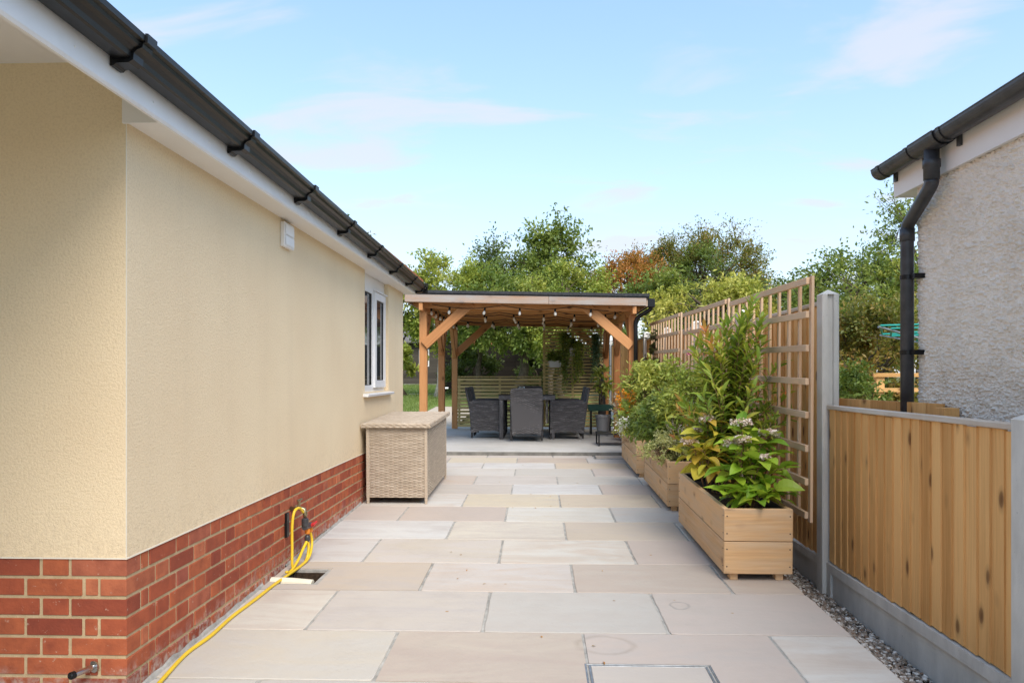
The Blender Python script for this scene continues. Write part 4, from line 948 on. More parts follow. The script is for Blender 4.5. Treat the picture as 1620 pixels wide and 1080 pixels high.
# ================================================================== PLANTERS
def planter(y0, x0, x1, ln, label):
    t = thing('planter', ((x0 + x1) / 2, y0, G(y0)), label, 'planter', 'long softwood planters', rot=(SL, 0, 0)); hw = (x1 - x0) / 2; th = .03
    for k_ in range(2):
        z0 = .042 + .189 * k_; z1 = z0 + .185
        piece('end_board', t, M['planter'], -hw, hw, 0, th, z0, z1, local=True, ch=.003); piece('end_board', t, M['planter'], -hw, hw, ln - th, ln, z0, z1, local=True, ch=.003)
        piece('side_board', t, M['planter'], -hw, -hw + th, th + .001, ln - th - .001, z0, z1, local=True, ch=.003); piece('side_board', t, M['planter'], hw - th, hw, th + .001, ln - th - .001, z0, z1, local=True, ch=.003)
    sc_ = MB()
    for sx in (-1, 1):
        for z in (.085, .185, .275, .375): sc_.box(sx * (hw - .016), -.0005, z, .007, .003, .007, .001); sc_.box(-hw - .0005, .025 if sx < 0 else ln - .025, z, .003, .007, .007, .001)
    sc_.build('screws', M['darkmetal'], t, (0, 0, 0), kind='stuff')
    for sx in (-1, 1):
        for yy in (.06, ln - .06): piece('foot', t, M['planter'], sx * (hw - .065) - .022, sx * (hw - .065) + .022, yy - .03, yy + .03, .0, .10, local=True)
    q = MB(); lw = hw - th; b = .003
    for (xa, xb, ya, yb) in ((-lw, -lw + b, th, ln - th), (lw - b, lw, th, ln - th), (-lw + b, lw - b, th, th + b), (-lw + b, lw - b, ln - th - b, ln - th)): q.box((xa + xb) / 2, (ya + yb) / 2, .25, xb - xa, yb - ya, .315)
    q.build('liner', M['liner'], t, (0, 0, 0))
    q = MB(); nn = 14
    for i in range(nn):
        for j in range(4):
            def sp_(i, j): return (-lw + b + (2 * lw - 2 * b) * j / 4, th + b + (ln - 2 * th - 2 * b) * i / nn, .365 + .012 * noise.noise((i * .9, j * 1.3, y0)))
            q.face([sp_(i, j), sp_(i, j + 1), sp_(i + 1, j + 1), sp_(i + 1, j)])
    so_ = q.build('soil', M['soil'], t, (0, 0, 0), kind='stuff', fixn=False)
planter(4.29, 1.072, 1.462, 1.37, 'front softwood planter box holding hydrangeas and the tall shrub')
planter(6.20, 1.085, 1.475, 1.37, 'middle softwood planter box with trailing variegated foliage')
planter(7.93, 1.055, 1.445, 1.37, 'rear softwood planter box beside the concrete step')
SOIL = lambda y: G(y) + .37

# ================================================================== NEIGHBOUR'S OUTBUILDING (right)
BX = 2.09; BY = 4.12
nb_ = thing('outbuilding', (BX, BY, 0), 'pebbledashed white outbuilding with grey half-round gutter beyond the low fence', 'outbuilding')
ny_, nz_ = 420, 330; ya, yb, za, zb_ = 1.6, BY, .55, 2.36; V = []; F_ = []
for j in range(nz_ + 1):
    for i in range(ny_ + 1):
        y = ya + (yb - ya) * i / ny_; z = za + (zb_ - za) * j / nz_
        h = abs(noise.noise((y * 44, z * 52, 0))) * .7 + noise.noise((y * 85, z * 95, 7)) * .5
        h = max(0, h - .05) * .032 + .004 * noise.noise((y * 4, z * 4, 3))
        V.append((BX - h - .004, y, z))
for j in range(nz_):
    for i in range(ny_):
        a = j * (ny_ + 1) + i; F_.append((a, a + ny_ + 1, a + ny_ + 2, a + 1))
m = MB(); m.v = V; m.f = F_; m.uv = [(0, 0)] * (4 * len(F_)); m.build('wall_face', M['dash'], nb_, smooth=False, fixn=False)
m = MB(); bx(m, BX + .001, 5.2, -2, BY, -.1, 2.36); bx(m, BX - .004, BX + .001, -2, 1.6, -.1, 2.36); bx(m, BX - .004, BX + .001, 1.6, BY, -.1, .56); m.build('wall', M['dash'], nb_)
m = MB(); bx(m, BX - .035, BX - .012, -2, 4.34, 2.318, 2.50); bx(m, BX - .012, 5.3, 4.318, 4.34, 2.318, 2.58); m.build('fascia', M['soffit'], nb_)
m = MB(); bx(m, BX - .012, 5.3, BY, 4.318, 2.322, 2.334); m.build('soffit', M['soffit'], nb_)
m = MB(); bx(m, BX - .033, 5.3, -2, 4.316, 2.501, 2.525); m.build('roof', M['felt'], nb_)
# half-round gutter
def halfround(y0, y1, z0, z1, r=.056, xc=BX - .092):
    m = MB(); n = 14
    for (ra, rev) in ((r, 0), (r - .004, 1)):
        for i in range(n):
            a0, a1 = math.pi + math.pi * i / n, math.pi + math.pi * (i + 1) / n
            f4 = [(xc + ra * math.cos(a0), y0, z0 + ra * math.sin(a0)), (xc + ra * math.cos(a1), y0, z0 + ra * math.sin(a1)), (xc + ra * math.cos(a1), y1, z1 + ra * math.sin(a1)), (xc + ra * math.cos(a0), y1, z1 + ra * math.sin(a0))]
            m.face(f4 if not rev else f4[::-1])
    for s in (-1, 1): m.tube([(xc + s * (r - .002), y0, z0 + .002), (xc + s * (r - .002), y1, z1 + .002)], .0045, 6)
    return m
halfround(-2, 4.38, 2.55, 2.485).build('gutter', M['greyblack'], nb_, smooth=True)
q = MB(); n = 14; xc = BX - .092; q.face([(xc + .056 * math.cos(math.pi + math.pi * i / n), 4.38, 2.485 + .056 * math.sin(math.pi + math.pi * i / n)) for i in range(n + 1)]); q.build('gutter_stop_end', M['greyblack'], nb_, fixn=False)
for y in (4.30, 3.98, 3.66, 2.9, 2.1): 
    zz2 = 2.485 + (4.38 - y) * .0102; m = halfround(y - .014, y + .014, zz2, zz2, .0605); bx(m, BX - .05, BX - .036, y - .014, y + .014, zz2 - .085, zz2 - .02); m.build('gutter_bracket', M['greyblack'], nb_)
halfround(3.70, 3.94, 2.492, 2.490, .064).build('outlet_trough', M['greyblack'], nb_, smooth=True)
q = MB(); q.lathe([(.038, -.16), (.038, -.10), (.042, -.098), (.042, -.06), (.036, -.058), (.036, 0)], 18, (xc, 3.82, 2.445)); q.build('outlet', M['greyblack'], nb_, smooth=True)
dp = smooth([(xc, 3.82, 2.30), (xc, 3.822, 2.285), (xc + .003, 3.845, 2.25), (xc + .028, 4.09, 2.135), (xc + .032, 4.128, 2.11), (xc + .033, 4.135, 2.06)], 4) + [Vector((xc + .033, 4.135, 0.2))]
q = MB(); q.tube(dp, .034, 18); dpo = q.build('downpipe', M['greyblack'], nb_, smooth=True)
for a in ((xc, 3.822, 2.25), (xc + .026, 3.985, 2.085)):
    pass
q = MB(); q.lathe([(.0385, -.07), (.0385, 0)], 18, (xc + .033, 4.135, 2.10)); q.build('pipe_socket', M['greyblack'], nb_, smooth=True)
for z in (1.832, 1.42):
    q = MB(); q.lathe([(.0375, -.012), (.0375, .012)], 18, (xc + .033, 4.135, z)); bx(q, xc + .03, BX, 4.05, 4.098, z - .013, z + .013); q.build('pipe_clip', M['black'], nb_)

# low board fence between
lb = thing('boundary_boards', (1.93, 4.78, .2), 'low brown boarded fence between the concrete post and the outbuilding', 'fence')
d = Vector((2.06 - 1.915, 3.82 - 4.95, 0)); nbd = 9
for i in range(nbd):
    a = Vector((1.915, 4.95, 0)) + d * (i / nbd); b_ = Vector((1.915, 4.95, 0)) + d * ((i + 1) / nbd) - d.normalized() * .003
    beam('board', lb, M['fence'], (a.x, a.y, .66), (b_.x, b_.y, .66), .016, .98, .001)
beam('top_rail', lb, M['fence'], (1.93, 4.95, 1.12), (2.06, 3.95, 1.12), .03, .05)
piece('end_post', lb, M['fence'], 1.985, 2.06, 3.68, 3.76, .1, 1.135)

# ================================================================== TREES AND SHRUBS
def tree(name, label, base, cz, rad, ncl, nlv, lsize, mat, tr=.08, cat='tree', group=None, bark='bark', droop=.0, aspect=.55, seed=1, stems=1, clr=.42, twigs=True, vfun=None, up=.25, trunk_name='trunk', crown_name='crown', shell=.55, lean=(0, 0), tw=1.55, detail=False):
    global rng
    rng = np.random.default_rng(seed)
    t = thing(name, base, label, cat, group); b = Vector(base); c = Vector((b.x + lean[0], b.y + lean[1], b.z + cz))
    d = unit(ncl); r = shell + (1 - shell) * rng.random(ncl) ** .5
    cc = np.array(c) + d * r[:, None] * np.array(rad) * .78
    cr = min(rad) * clr * rng.uniform(.7, 1.35, ncl)
    tk = MB(); nl = min(ncl, 16 if stems == 1 else stems * 3)
    roots = []
    for s in range(stems):
        o = Vector((rng.normal() * .05 * (stems > 1) * min(1, rad[0]), rng.normal() * .05 * (stems > 1) * min(1, rad[0]), 0))
        top = c + Vector((rng.normal() * rad[0] * .25, rng.normal() * rad[1] * .25, rad[2] * .1)) if stems > 1 else c + Vector((0, 0, rad[2] * .35))
        pts = curve3(b + o, top, Vector(rng.normal(size=3)) * .12 * rad[0] * (0 if False else 1), 9, tr * .25)
        tk.tube(pts, [tr * (1 - .75 * i / 8) * (1.25 if i == 0 else 1) for i in range(9)], 8); roots.append(pts)
    for i in range(nl):
        pts = roots[i % stems]; st = pts[int(rng.integers(3, 8))]
        tk.tube(curve3(st, cc[i], (0, 0, .12 * rad[2] * rng.random()), 6, tr * .2), [tr * .42 * (1 - .8 * q / 5) for q in range(6)], 5, caps=False)
    # twigs with leaves
    ntw = 16; per = max(1, int(nlv / (ncl * ntw))); P = []; A = []
    for i in range(ncl):
        td = unit(ntw) + d[i] * .55; td[:, 2] += up; td /= np.linalg.norm(td, axis=1, keepdims=True)
        ln = cr[i] * rng.uniform(.55, tw, ntw)
        s = rng.random((ntw, per)) ** .75
        q = cc[i] + td[:, None, :] * (ln[:, None] * s)[:, :, None] + rng.normal(size=(ntw, per, 3)) * cr[i] * .13
        q[:, :, 2] -= droop * (s * ln[:, None]) ** 1.5 * 1.2
        P.append(q.reshape(-1, 3)); a = np.repeat(td[:, None, :], per, 1) * .6 + rng.normal(size=(ntw, per, 3)) * .6; a[:, :, 2] -= droop * 1.2 + .1; A.append(a.reshape(-1, 3))
        if twigs and i < 60:
            for w_ in range(0, ntw, 3):
                e = cc[i] + td[w_] * ln[w_] * .9; e[2] -= droop * ln[w_] ** 1.5
                tk.tube([cc[i], (cc[i] + e) / 2, e], [tr * .10, tr * .07, tr * .03], 3, caps=False)
    tk.build(trunk_name, M[bark], t, smooth=True, fixn=False)
    P = np.concatenate(P); A = np.concatenate(A); n = len(P); Nn = rng.normal(size=(n, 3)) * .55; Nn[:, 2] += .8
    v = None
    cv = np.repeat(rng.random(ncl), ntw * per); v = np.clip(.55 * cv + .45 * rng.random(n) + rng.normal(size=n) * .06, 0, 1)
    if vfun is not None: v = vfun(P, v)
    lk = P[:, 2] > b.z + .02; P, A, Nn, v = P[lk], A[lk], Nn[lk], v[lk]; n = len(P)
    leaves(crown_name, P, A, Nn, lsize * rng.uniform(.65, 1.3, n), lsize * aspect * rng.uniform(.75, 1.2, n), M[mat], t, v=v, detail=detail)
    return t
GT = 'trees beyond the garden'
TZ = lambda y: G(y) - .02
tree('apple_tree', 'spreading green apple tree with thick leaning trunk behind the low slatted screen', (-.85, 22.5, TZ(22)), 2.55, (2.0, 1.8, 1.15), 36, 21000, .12, 'l_mid', .19, group=GT, seed=3)
tree('fruit_tree', 'small yellow-green fruit tree left of the tall slatted screen', (.28, 21.0, TZ(21)), 2.15, (.62, .8, .75), 14, 4000, .11, 'l_bright', .10, group=GT, seed=4)
tree('young_tree', 'slender young tree with pale trunk beside the dark shed', (-3.35, 24.5, TZ(24.5)), 3.05, (1.05, 1.0, 1.75), 26, 7000, .13, 'l_bright', .085, group=GT, bark='palebark', seed=5)
tree('leafy_tree', 'leafy green tree overhanging the shed at the end of the bungalow', (-4.5, 25.0, TZ(25)), 3.0, (1.25, 1.2, 1.0), 22, 8000, .13, 'l_bright', .09, group=GT, seed=6)
tree('elder_tree', 'rounded dark green tree showing above the left half of the pergola roof', (-1.3, 28, TZ(28)), 4.15, (1.55, 1.5, 1.75), 34, 11000, .13, 'l_dark', .15, group=GT, seed=7)
tree('tall_tree', 'tallest airy green tree rising above the middle of the pergola roof', (.45, 27, TZ(27)), 4.1, (1.45, 1.4, 2.3), 40, 14000, .15, 'l_mid', .15, group=GT, seed=8, tw=2.2)
tree('bright_tree', 'bright green feathery tree just above the pergola roof left of centre', (-1.9, 23.5, TZ(23.5)), 3.15, (1.5, 1.2, 1.0), 26, 11000, .10, 'l_bright', .10, group=GT, seed=9)
tree('willow_tree', 'fresh green tree massed directly above the centre of the pergola roof', (.9, 22.5, TZ(22.5)), 3.05, (1.75, 1.3, 1.15), 34, 14000, .10, 'l_bright', .12, group=GT, seed=10, droop=.12)
tree('hawthorn_tree', 'rust-orange hawthorn tree laden with berries behind the pergola right corner', (2.95, 24.5, TZ(24.5)), 3.75, (1.1, 1.1, 1.25), 34, 17000, .08, 'l_rust', .13, group=GT, seed=11)
tree('olive_tree', 'olive and brown tree between the rust-orange hawthorn and the large turning tree', (4.35, 26, TZ(26)), 4.1, (1.25, 1.2, 1.6), 34, 17000, .085, 'l_olive', .14, group=GT, seed=12)
tree('turning_tree', 'large tree turning orange-brown with twiggy right edge behind the middle trellis', (6.3, 26, TZ(26)), 4.1, (1.75, 1.5, 1.75), 46, 19000, .09, 'l_olive', .17, group=GT, seed=13, tw=1.9)
tree('ivy_tree', 'dark ivy-green tree among the orange-brown trees above the trellis', (5.5, 25.2, TZ(25)), 3.9, (.8, .8, 1.5), 20, 6000, .08, 'l_mid', .13, group=GT, seed=14)
tree('cherry_tree', 'pale lime-green drooping cherry tree directly behind the far trellis', (4.0, 17.0, TZ(17)), 2.3, (1.7, 1.2, 1.05), 36, 13000, .125, 'l_lime', .11, group=GT, seed=15, droop=.35, aspect=.42)
tree('laurel', 'mid green tree filling the gap between pergola downpipe and far trellis', (2.85, 18.0, TZ(18)), 2.05, (.9, .9, 1.5), 22, 7000, .11, 'l_mid', .09, group=GT, seed=16)
tree('conifer', 'small dark conifer just left of the tall concrete post', (5.75, 16.5, TZ(16.5)), 2.0, (.75, .8, 1.25), 22, 6000, .09, 'l_dark', .09, group=GT, seed=17)
tree('garden_tree', 'broad mixed green tree right of the tall concrete post', (6.0, 14.0, TZ(14)), 2.0, (1.4, 1.2, 1.5), 40, 17000, .085, 'l_mid', .12, group=GT, seed=18)
tree('copper_bush', 'copper and green bush below the broad tree, right of the concrete post', (4.55, 10.4, TZ(10.4)), 1.2, (.85, .8, 1.0), 30, 14000, .065, 'l_olive', .06, 'shrub', seed=19, stems=4)
tree('green_bush', 'low green bush behind the boarded fence right of the concrete post', (3.62, 8.6, TZ(8.6)), .68, (.40, .5, .62), 18, 7000, .055, 'l_mid', .03, 'shrub', seed=20, stems=5)
tree('lime_tree', 'yellow-green weeping tree beside the outbuilding downpipe', (6.9, 13.6, TZ(13.6)), 2.35, (.75, .8, .95), 18, 6000, .08, 'l_lime', .09, group=GT, seed=21, droop=.3)
tree('ash_tree', 'sparse feathery tree rising left of the outbuilding downpipe', (7.9, 15.5, TZ(15.5)), 3.5, (.95, 1.0, 1.6), 20, 3600, .10, 'l_mid', .10, group=GT, seed=22, aspect=.4, tw=2.0)
tree('roof_tree', 'distant tree tip just showing over the bungalow gutter', (-5.9, 21, TZ(21)), 4.6, (.9, .9, 1.1), 14, 3000, .12, 'l_dark', .12, group=GT, seed=23)
tree('side_shrub', 'yellow-green shrub peeping past the far corner of the bungalow', (-3.1, 13.8, TZ(13.8)), 1.30, (.36, .35, .30), 9, 1300, .10, 'l_bright', .03, 'shrub', seed=24, lean=(.55, 0))
tree('backdrop_tree', 'darker tree mass behind the broad mixed tree right of the concrete post', (10.0, 24, TZ(24)), 2.6, (3.0, 1.5, 2.2), 40, 12000, .13, 'l_dark', .2, group=GT, seed=25)
tree('backdrop_tree', 'darker tree behind the lime-green drooping tree and far trellis', (5.6, 23, TZ(23)), 2.2, (2.4, 1.4, 1.9), 36, 11000, .12, 'l_dark', .2, group=GT, seed=26)
hedge = [tree('hedge_shrub', l, (x, 25.6, TZ(25.6)), .8, (1.2, .7, .9), 18, 7000, .11, 'l_dark', .06, 'shrub', 'dark shrubs under the trees', seed=30 + i, stems=3) for i, (x, l) in enumerate(((-2.4, 'dark shrub under the trees behind the left half of the low screen'), (.3, 'dark shrub under the trees left of the tall slatted screen')))]

# back boundary: fence coloured for shade, shed, far house
df = thing('shade_coloured_fence', (-3.4, 27.2, G(27)), 'horizontal board fence coloured near-black for the shade under the trees', 'fence')
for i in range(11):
    for j in range(3): piece('board', df, M['shadefence'], -3.4 + j * 2.6, -.82 + j * 2.6, 27.2, 27.225, G(27.2) + .05 + i * .155, G(27.2) + .198 + i * .155)
piece('backing', df, M['shadefence'], -3.4, 4.4, 27.226, 27.236, G(27.2) + .02, G(27.2) + 1.78)
for j in range(4): piece('post', df, M['shadefence'], -3.46 + j * 2.6, -3.36 + j * 2.6, 27.23, 27.33, G(27.2) - .1, G(27.2) + 1.8)
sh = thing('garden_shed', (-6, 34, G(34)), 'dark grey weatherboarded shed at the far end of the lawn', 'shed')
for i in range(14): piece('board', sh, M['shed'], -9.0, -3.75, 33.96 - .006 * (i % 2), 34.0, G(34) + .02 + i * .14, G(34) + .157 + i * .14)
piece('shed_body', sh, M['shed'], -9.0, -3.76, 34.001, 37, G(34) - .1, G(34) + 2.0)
piece('plinth', sh, M['concrete'], -9.02, -3.74, 33.9, 37.02, G(34) - .15, G(34) + .04)
piece('window_frame', sh, M['white'], -5.45, -4.98, 33.93, 33.95, G(34) + .85, G(34) + 1.65); piece('window_pane', sh, M['glaze'], -5.40, -5.03, 33.92, 33.929, G(34) + .90, G(34) + 1.60)
piece('corner_board', sh, M['white'], -6.62, -6.55, 33.93, 33.95, G(34), G(34) + 1.9)
q = MB(); q.prism([(33.6, G(34) + 1.93), (35.5, G(34) + 2.75), (37.4, G(34) + 1.93), (37.4, G(34) + 2.0), (35.5, G(34) + 2.83), (33.6, G(34) + 2.0)], 0, -9.3, -3.45); q.build('roof', M['greyroof'], sh)
fh = thing('house', (-5, 46, .8), 'distant house with brown tiled gable roof behind the trees', 'house')
q = MB(); q.prism([(-7.5, 3.0), (-4.4, 7.0), (-1.3, 3.0)], 1, 46, 54); q.build('roof', M['tile'], fh)
q = MB(); bx(q, -7.2, -1.6, 46.2, 53.8, .7, 3.4); q.build('wall', M['render'], fh)
gl = thing('garden_light', (-2.72, 21.5, G(21.5)), 'small white bollard light at the lawn edge left of the pergola', 'garden light')
q = MB(); q.box(.0, 0, .21, .05, .05, .42, .004); q.build('stem', M['white'], gl, (0, 0, 0)); q = MB(); q.box(0, 0, .44, .26, .18, .05, .01); q.build('head', M['white'], gl, (0, 0, 0))
# neighbour's garden
rfn = thing('rail_fence', (4.2, 9.3, G(9.3)), 'low timber post and rail fence in the next garden, beside the downpipe', 'fence')
for z in (1.305, 1.12): piece('rail', rfn, M['fence'], 4.15, 7.2, 9.28, 9.31, z - .025, z + .025)
for x in (4.25, 5.7, 7.1): piece('post', rfn, M['fence'], x - .05, x + .05, 9.312, 9.40, .1, 1.28)
aw = thing('clothes_airer', (4.70, 8.2, .2), 'turquoise rotary clothes line in the next garden behind the downpipe', 'clothes line')
q = MB(); q.tube([(4.70, 8.2, .1), (4.70, 8.2, 1.75)], .02, 8); q.build('pole', M['galv'], aw)
for a in (0, 90, 180, 270):
    q = MB(); e = (4.70 + 1.25 * math.cos(R(a + 20)), 8.2 + 1.25 * math.sin(R(a + 20)), 1.80); q.tube([(4.70, 8.2, 1.55), e], .012, 6); q.build('arm', M['galv'], aw)
q = MB()
for rr in (.5, .7, .9, 1.08, 1.22):
    for a in (0, 90, 180, 270):
        p0 = (4.70 + rr * math.cos(R(a + 20)), 8.2 + rr * math.sin(R(a + 20)), 1.57 + .2 * rr); p1 = (4.70 + rr * math.cos(R(a + 110)), 8.2 + rr * math.sin(R(a + 110)), 1.57 + .2 * rr); q.tube([p0, p1], .011, 5)
q.build('line', M['turq'], aw)

# ================================================================== PLANTS IN THE PLANTERS
def shoots(name, label, base, tips, L_, W_, mat, cat='shrub', spacing=.016, start=.35, red=.35, sr=.006, stem='redstem', seed=1, curl=.2, ang=.75, bend=.12, radial=.02, group=None):
    """upright leafy shoots: leaves set round each stem"""
    global rng
    rng = np.random.default_rng(seed); t = thing(name, base, label, cat, group); b = Vector(base); st = MB(); P = []; A = []; Nn = []; V = []
    for tip in tips:
        tip = Vector(tip); o = b + Vector((rng.normal() * radial, rng.normal() * radial, 0)); dd = tip - o
        sag = Vector((-dd.x, -dd.y, abs(dd.length) * .3)) * bend; pts = curve3(o, tip, sag, 9, .006); st.tube(pts, [sr * (1 - .7 * i / 8) for i in range(9)], 5, caps=False)
        ln = sum((pts[i + 1] - pts[i]).length for i in range(8)); n = int(ln * (1 - start) / spacing); isred = rng.random() < red
        for j in range(n):
            s = start + (1 - start) * (j + rng.random() * .6) / n; f = min(s * 8, 7.999); i = int(f); p = pts[i].lerp(pts[i + 1], f - i); tg = (pts[i + 1] - pts[i]).normalized()
            a = j * 2.4 + rng.normal() * .3; x = tg.cross(Vector((.3, .9, .1))).normalized(); y = tg.cross(x); rd = x * math.cos(a) + y * math.sin(a)
            up_ = ang * (1 - .35 * s) ; P.append(p); A.append(rd * up_ + tg * (.5 + .8 * max(0, s - .8) * 4)); Nn.append(tg - rd * .2)
            V.append(min(1, max(0, .12 + .42 * rng.random() + (.55 * max(0, s - .72) / .28 if isred else .22 * max(0, s - .6)))))
    st.build('stems', M[stem], t, smooth=True, fixn=False)
    n = len(P); leaves('foliage', P, A, Nn, L_ * rng.uniform(.65, 1.25, n), W_ * rng.uniform(.8, 1.2, n), M[mat], t, v=np.array(V), detail=True, curl=curl)
    return t
def tipcloud(n, c, r, seed):
    g = np.random.default_rng(seed); out = []
    while len(out) < n:
        p = g.uniform(-1, 1, 3)
        if np.dot(p, p) < 1: out.append(tuple(np.array(c) + p * np.array(r)))
    return out
tips = tipcloud(40, (1.38, 5.1, 1.12), (.40, .36, .42), 1) + tipcloud(12, (1.44, 5.1, 1.55), (.15, .2, .22), 2) + tipcloud(10, (1.22, 5.2, 1.45), (.16, .2, .2), 3) + [(1.46, 5.05, 1.82), (1.40, 5.1, 1.70), (1.30, 5.2, 1.66), (1.18, 5.25, 1.62), (1.50, 5.0, 1.68)]
shoots('evergreen_shrub', 'tall evergreen shrub with narrow leaves and reddish tips in front of the trellis', (1.30, 5.12, SOIL(5.12)), tips, .105, .030, 'l_shrub', spacing=.0165, start=.2, seed=41, red=.16, ang=1.1)
shoots('low_evergreen', 'lower evergreen shrub with bronze young leaves between the front and middle planters', (1.28, 5.5, SOIL(5.5)), tipcloud(34, (1.24, 5.7, .95), (.26, .30, .26), 5), .075, .022, 'l_shrub', spacing=.011, start=.2, seed=42, red=.5)

HL = None
def hydleaf():
    me = []
    for cv in (.15, .4, .65):
        m = MB(); rows_ = 6; L_ = 1.0; W_ = .62; gr_ = []
        for i in range(rows_ + 1):
            t = i / rows_; wv = W_ * .5 * (math.sin(math.pi * min(1, t ** .8 * .97 + .03)) ** .8) if 0 < i < rows_ else .004
            z = cv * t * (.5 - t) ; row = []
            for s in (-1, -.5, 0, .5, 1): row.append((t * L_, s * wv, z + abs(s) * wv * .35 + .012 * math.sin(t * 20) * abs(s)))
            gr_.append(row)
        for i in range(rows_):
            for j in range(4): m.face([gr_[i][j], gr_[i + 1][j], gr_[i + 1][j + 1], gr_[i][j + 1]])
        me.append(m)
    return me
HM = hydleaf(); HME = {}
def hydmesh(i, mat):
    if (i, mat) not in HME:
        mm = MB(); mm.v, mm.f, mm.uv = HM[i].v, HM[i].f, HM[i].uv; HME[(i, mat)] = mm.mesh('leaf', M[mat], True, False)
    return HME[(i, mat)]
def hydrangea(label, base, stems, heads, size, mat, seed):
    """stems: tips; a flower head where heads says so; opposite pairs of big leaves"""
    g = np.random.default_rng(seed); t = thing('hydrangea', base, label, 'flowering plant', 'hydrangeas in the front planter'); b = Vector(base); st = MB(); cnt = 0
    for k_, tip in enumerate(stems):
        tip = Vector(tip); pts = curve3(b + Vector((g.normal() * .03, g.normal() * .03, 0)), tip, Vector((0, 0, .06)), 8, .006); st.tube(pts, [.005 - .0004 * i for i in range(8)], 6, caps=False)
        for j, s in enumerate((.35, .52, .68, .82, .93, .99)):
            if cnt > 290: break
            f = min(s * 7, 6.999); i = int(f); p = pts[i].lerp(pts[i + 1], f - i); tg = (pts[i + 1] - pts[i]).normalized(); a0 = j * 1.57 + k_ * .8 + g.normal() * .3
            for sgn in (0, math.pi):
                a = a0 + sgn; el = g.normal() * .25 + (.25 if s > .8 else -.05); dx = Vector((math.cos(a) * math.cos(el), math.sin(a) * math.cos(el), math.sin(el)))
                side = Vector((0, 0, 1)).cross(dx).normalized(); up_ = dx.cross(side); mt = Matrix((dx, side, up_)).transposed().to_euler(); mt.rotate_axis('X', g.normal() * .3)
                sz = size * g.uniform(.65, 1.2) * (.75 if s > .95 else 1); o = link('leaf', hydmesh(int(g.integers(3)), mat), t, p + dx * .02, mt); o.scale = (sz, sz * g.uniform(.85, 1.1), sz); cnt += 1
                st.tube([p, p + dx * .022], [.002, .0015], 4, caps=False)
        if k_ in heads:
            r = heads[k_]; n = 240; u = g.random(n) ** .5; an = g.random(n) * 6.28; P = np.stack([tip.x + r * u * np.cos(an), tip.y + r * u * np.sin(an), tip.z + .012 + .4 * r * (1 - u ** 2) + g.normal(size=n) * .006], 1)
            big = u > .72; A = g.normal(size=(n, 3)); A[:, 2] *= .4; Nn = g.normal(size=(n, 3)) * .4; Nn[:, 2] += 1
            v = np.where(big, .55 + .45 * g.random(n), .0 + .4 * g.random(n)); global rng; rng = g
            o = leaves('flower_head', P, A, Nn, np.where(big, .022, .009), np.where(big, .021, .008), M['pinkfl'], t, v=v)
            for q in range(14):
                e = Vector(P[int(g.integers(n))]); st.tube([tip - Vector((0, 0, .02)), e - Vector((0, 0, .004))], [.0018, .001], 3, caps=False)
    st.build('stems', M['redstem'], t, smooth=True, fixn=False)
ha = [(1.26, 4.62, .985), (1.41, 4.55, .93), (1.17, 4.50, .875), (1.22, 4.45, .90), (1.34, 4.40, .80), (1.45, 4.42, .74), (1.13, 4.55, .72), (1.38, 4.36, .62), (1.20, 4.38, .60), (1.48, 4.6, .82), (1.30, 4.5, .76), (1.12, 4.42, .57), (1.28, 4.34, .56), (1.42, 4.34, .58), (1.36, 4.62, .86)]
hydrangea('green hydrangea with pink and cream lacecap heads at the near end of the front planter', (1.27, 4.52, SOIL(4.52)), ha, {0: .062, 1: .055, 2: .05, 3: .045, 4: .02}, .135, 'l_hyd', 51)
hb_ = [(1.14, 5.02, .99), (1.02, 5.0, .84), (1.10, 5.08, .92), (1.08, 4.92, .80), (1.0, 5.15, .76), (1.16, 5.12, .86)]
hydrangea('hydrangea with yellow and orange autumn leaves at the left edge of the front planter', (1.18, 5.05, SOIL(5.05)), hb_, {0: .045, 1: .05, 2: .028}, .135, 'l_hydy', 52)

def bush(name, label, y, x, cz, rad, ncl, nlv, ls, mat, seed, cat='shrub', asp=.5, **kw):
    return tree(name, label, (x, y, SOIL(y) - .015), cz, rad, ncl, nlv, ls, mat, .012, cat, seed=seed, stems=6, aspect=asp, trunk_name='stems', crown_name='foliage', bark='redstem', **kw)
bush('rose_bush', 'green rose bush with a single pink bloom in the middle planter', 6.75, 1.36, .50, (.30, .42, .48), 26, 3800, .048, 'l_bright', 61, detail=True)
bush('leafy_shrub', 'dense mid green leafy shrub filling the middle planter', 7.15, 1.24, .28, (.26, .42, .30), 22, 3400, .055, 'l_mid', 62, detail=True)
bush('variegated_shrub', 'cream variegated trailing shrub spilling over the side of the middle planter', 6.55, 1.12, .08, (.20, .30, .20), 20, 3200, .028, 'l_varieg', 63, droop=.5, asp=.4)
bush('green_fuchsia', 'bushy light green shrub at the back of the rear planter', 8.75, 1.30, .45, (.33, .50, .42), 28, 4200, .06, 'l_bright', 64, detail=True)
bush('border_shrub', 'dark green leafy shrub at the near end of the rear planter', 8.2, 1.27, .22, (.22, .28, .26), 16, 2600, .055, 'l_mid', 65, detail=True)
bush('trailing_plant', 'yellow-green trailing plant over the left edge of the rear planter', 8.6, 1.06, .06, (.16, .42, .16), 18, 2600, .028, 'l_lime', 66, droop=.6)
bush('silver_plant', 'grey-green bushy plant behind the white flowers in the rear planter', 8.95, 1.10, .22, (.18, .24, .22), 14, 2200, .03, 'l_varieg', 67, asp=.25)
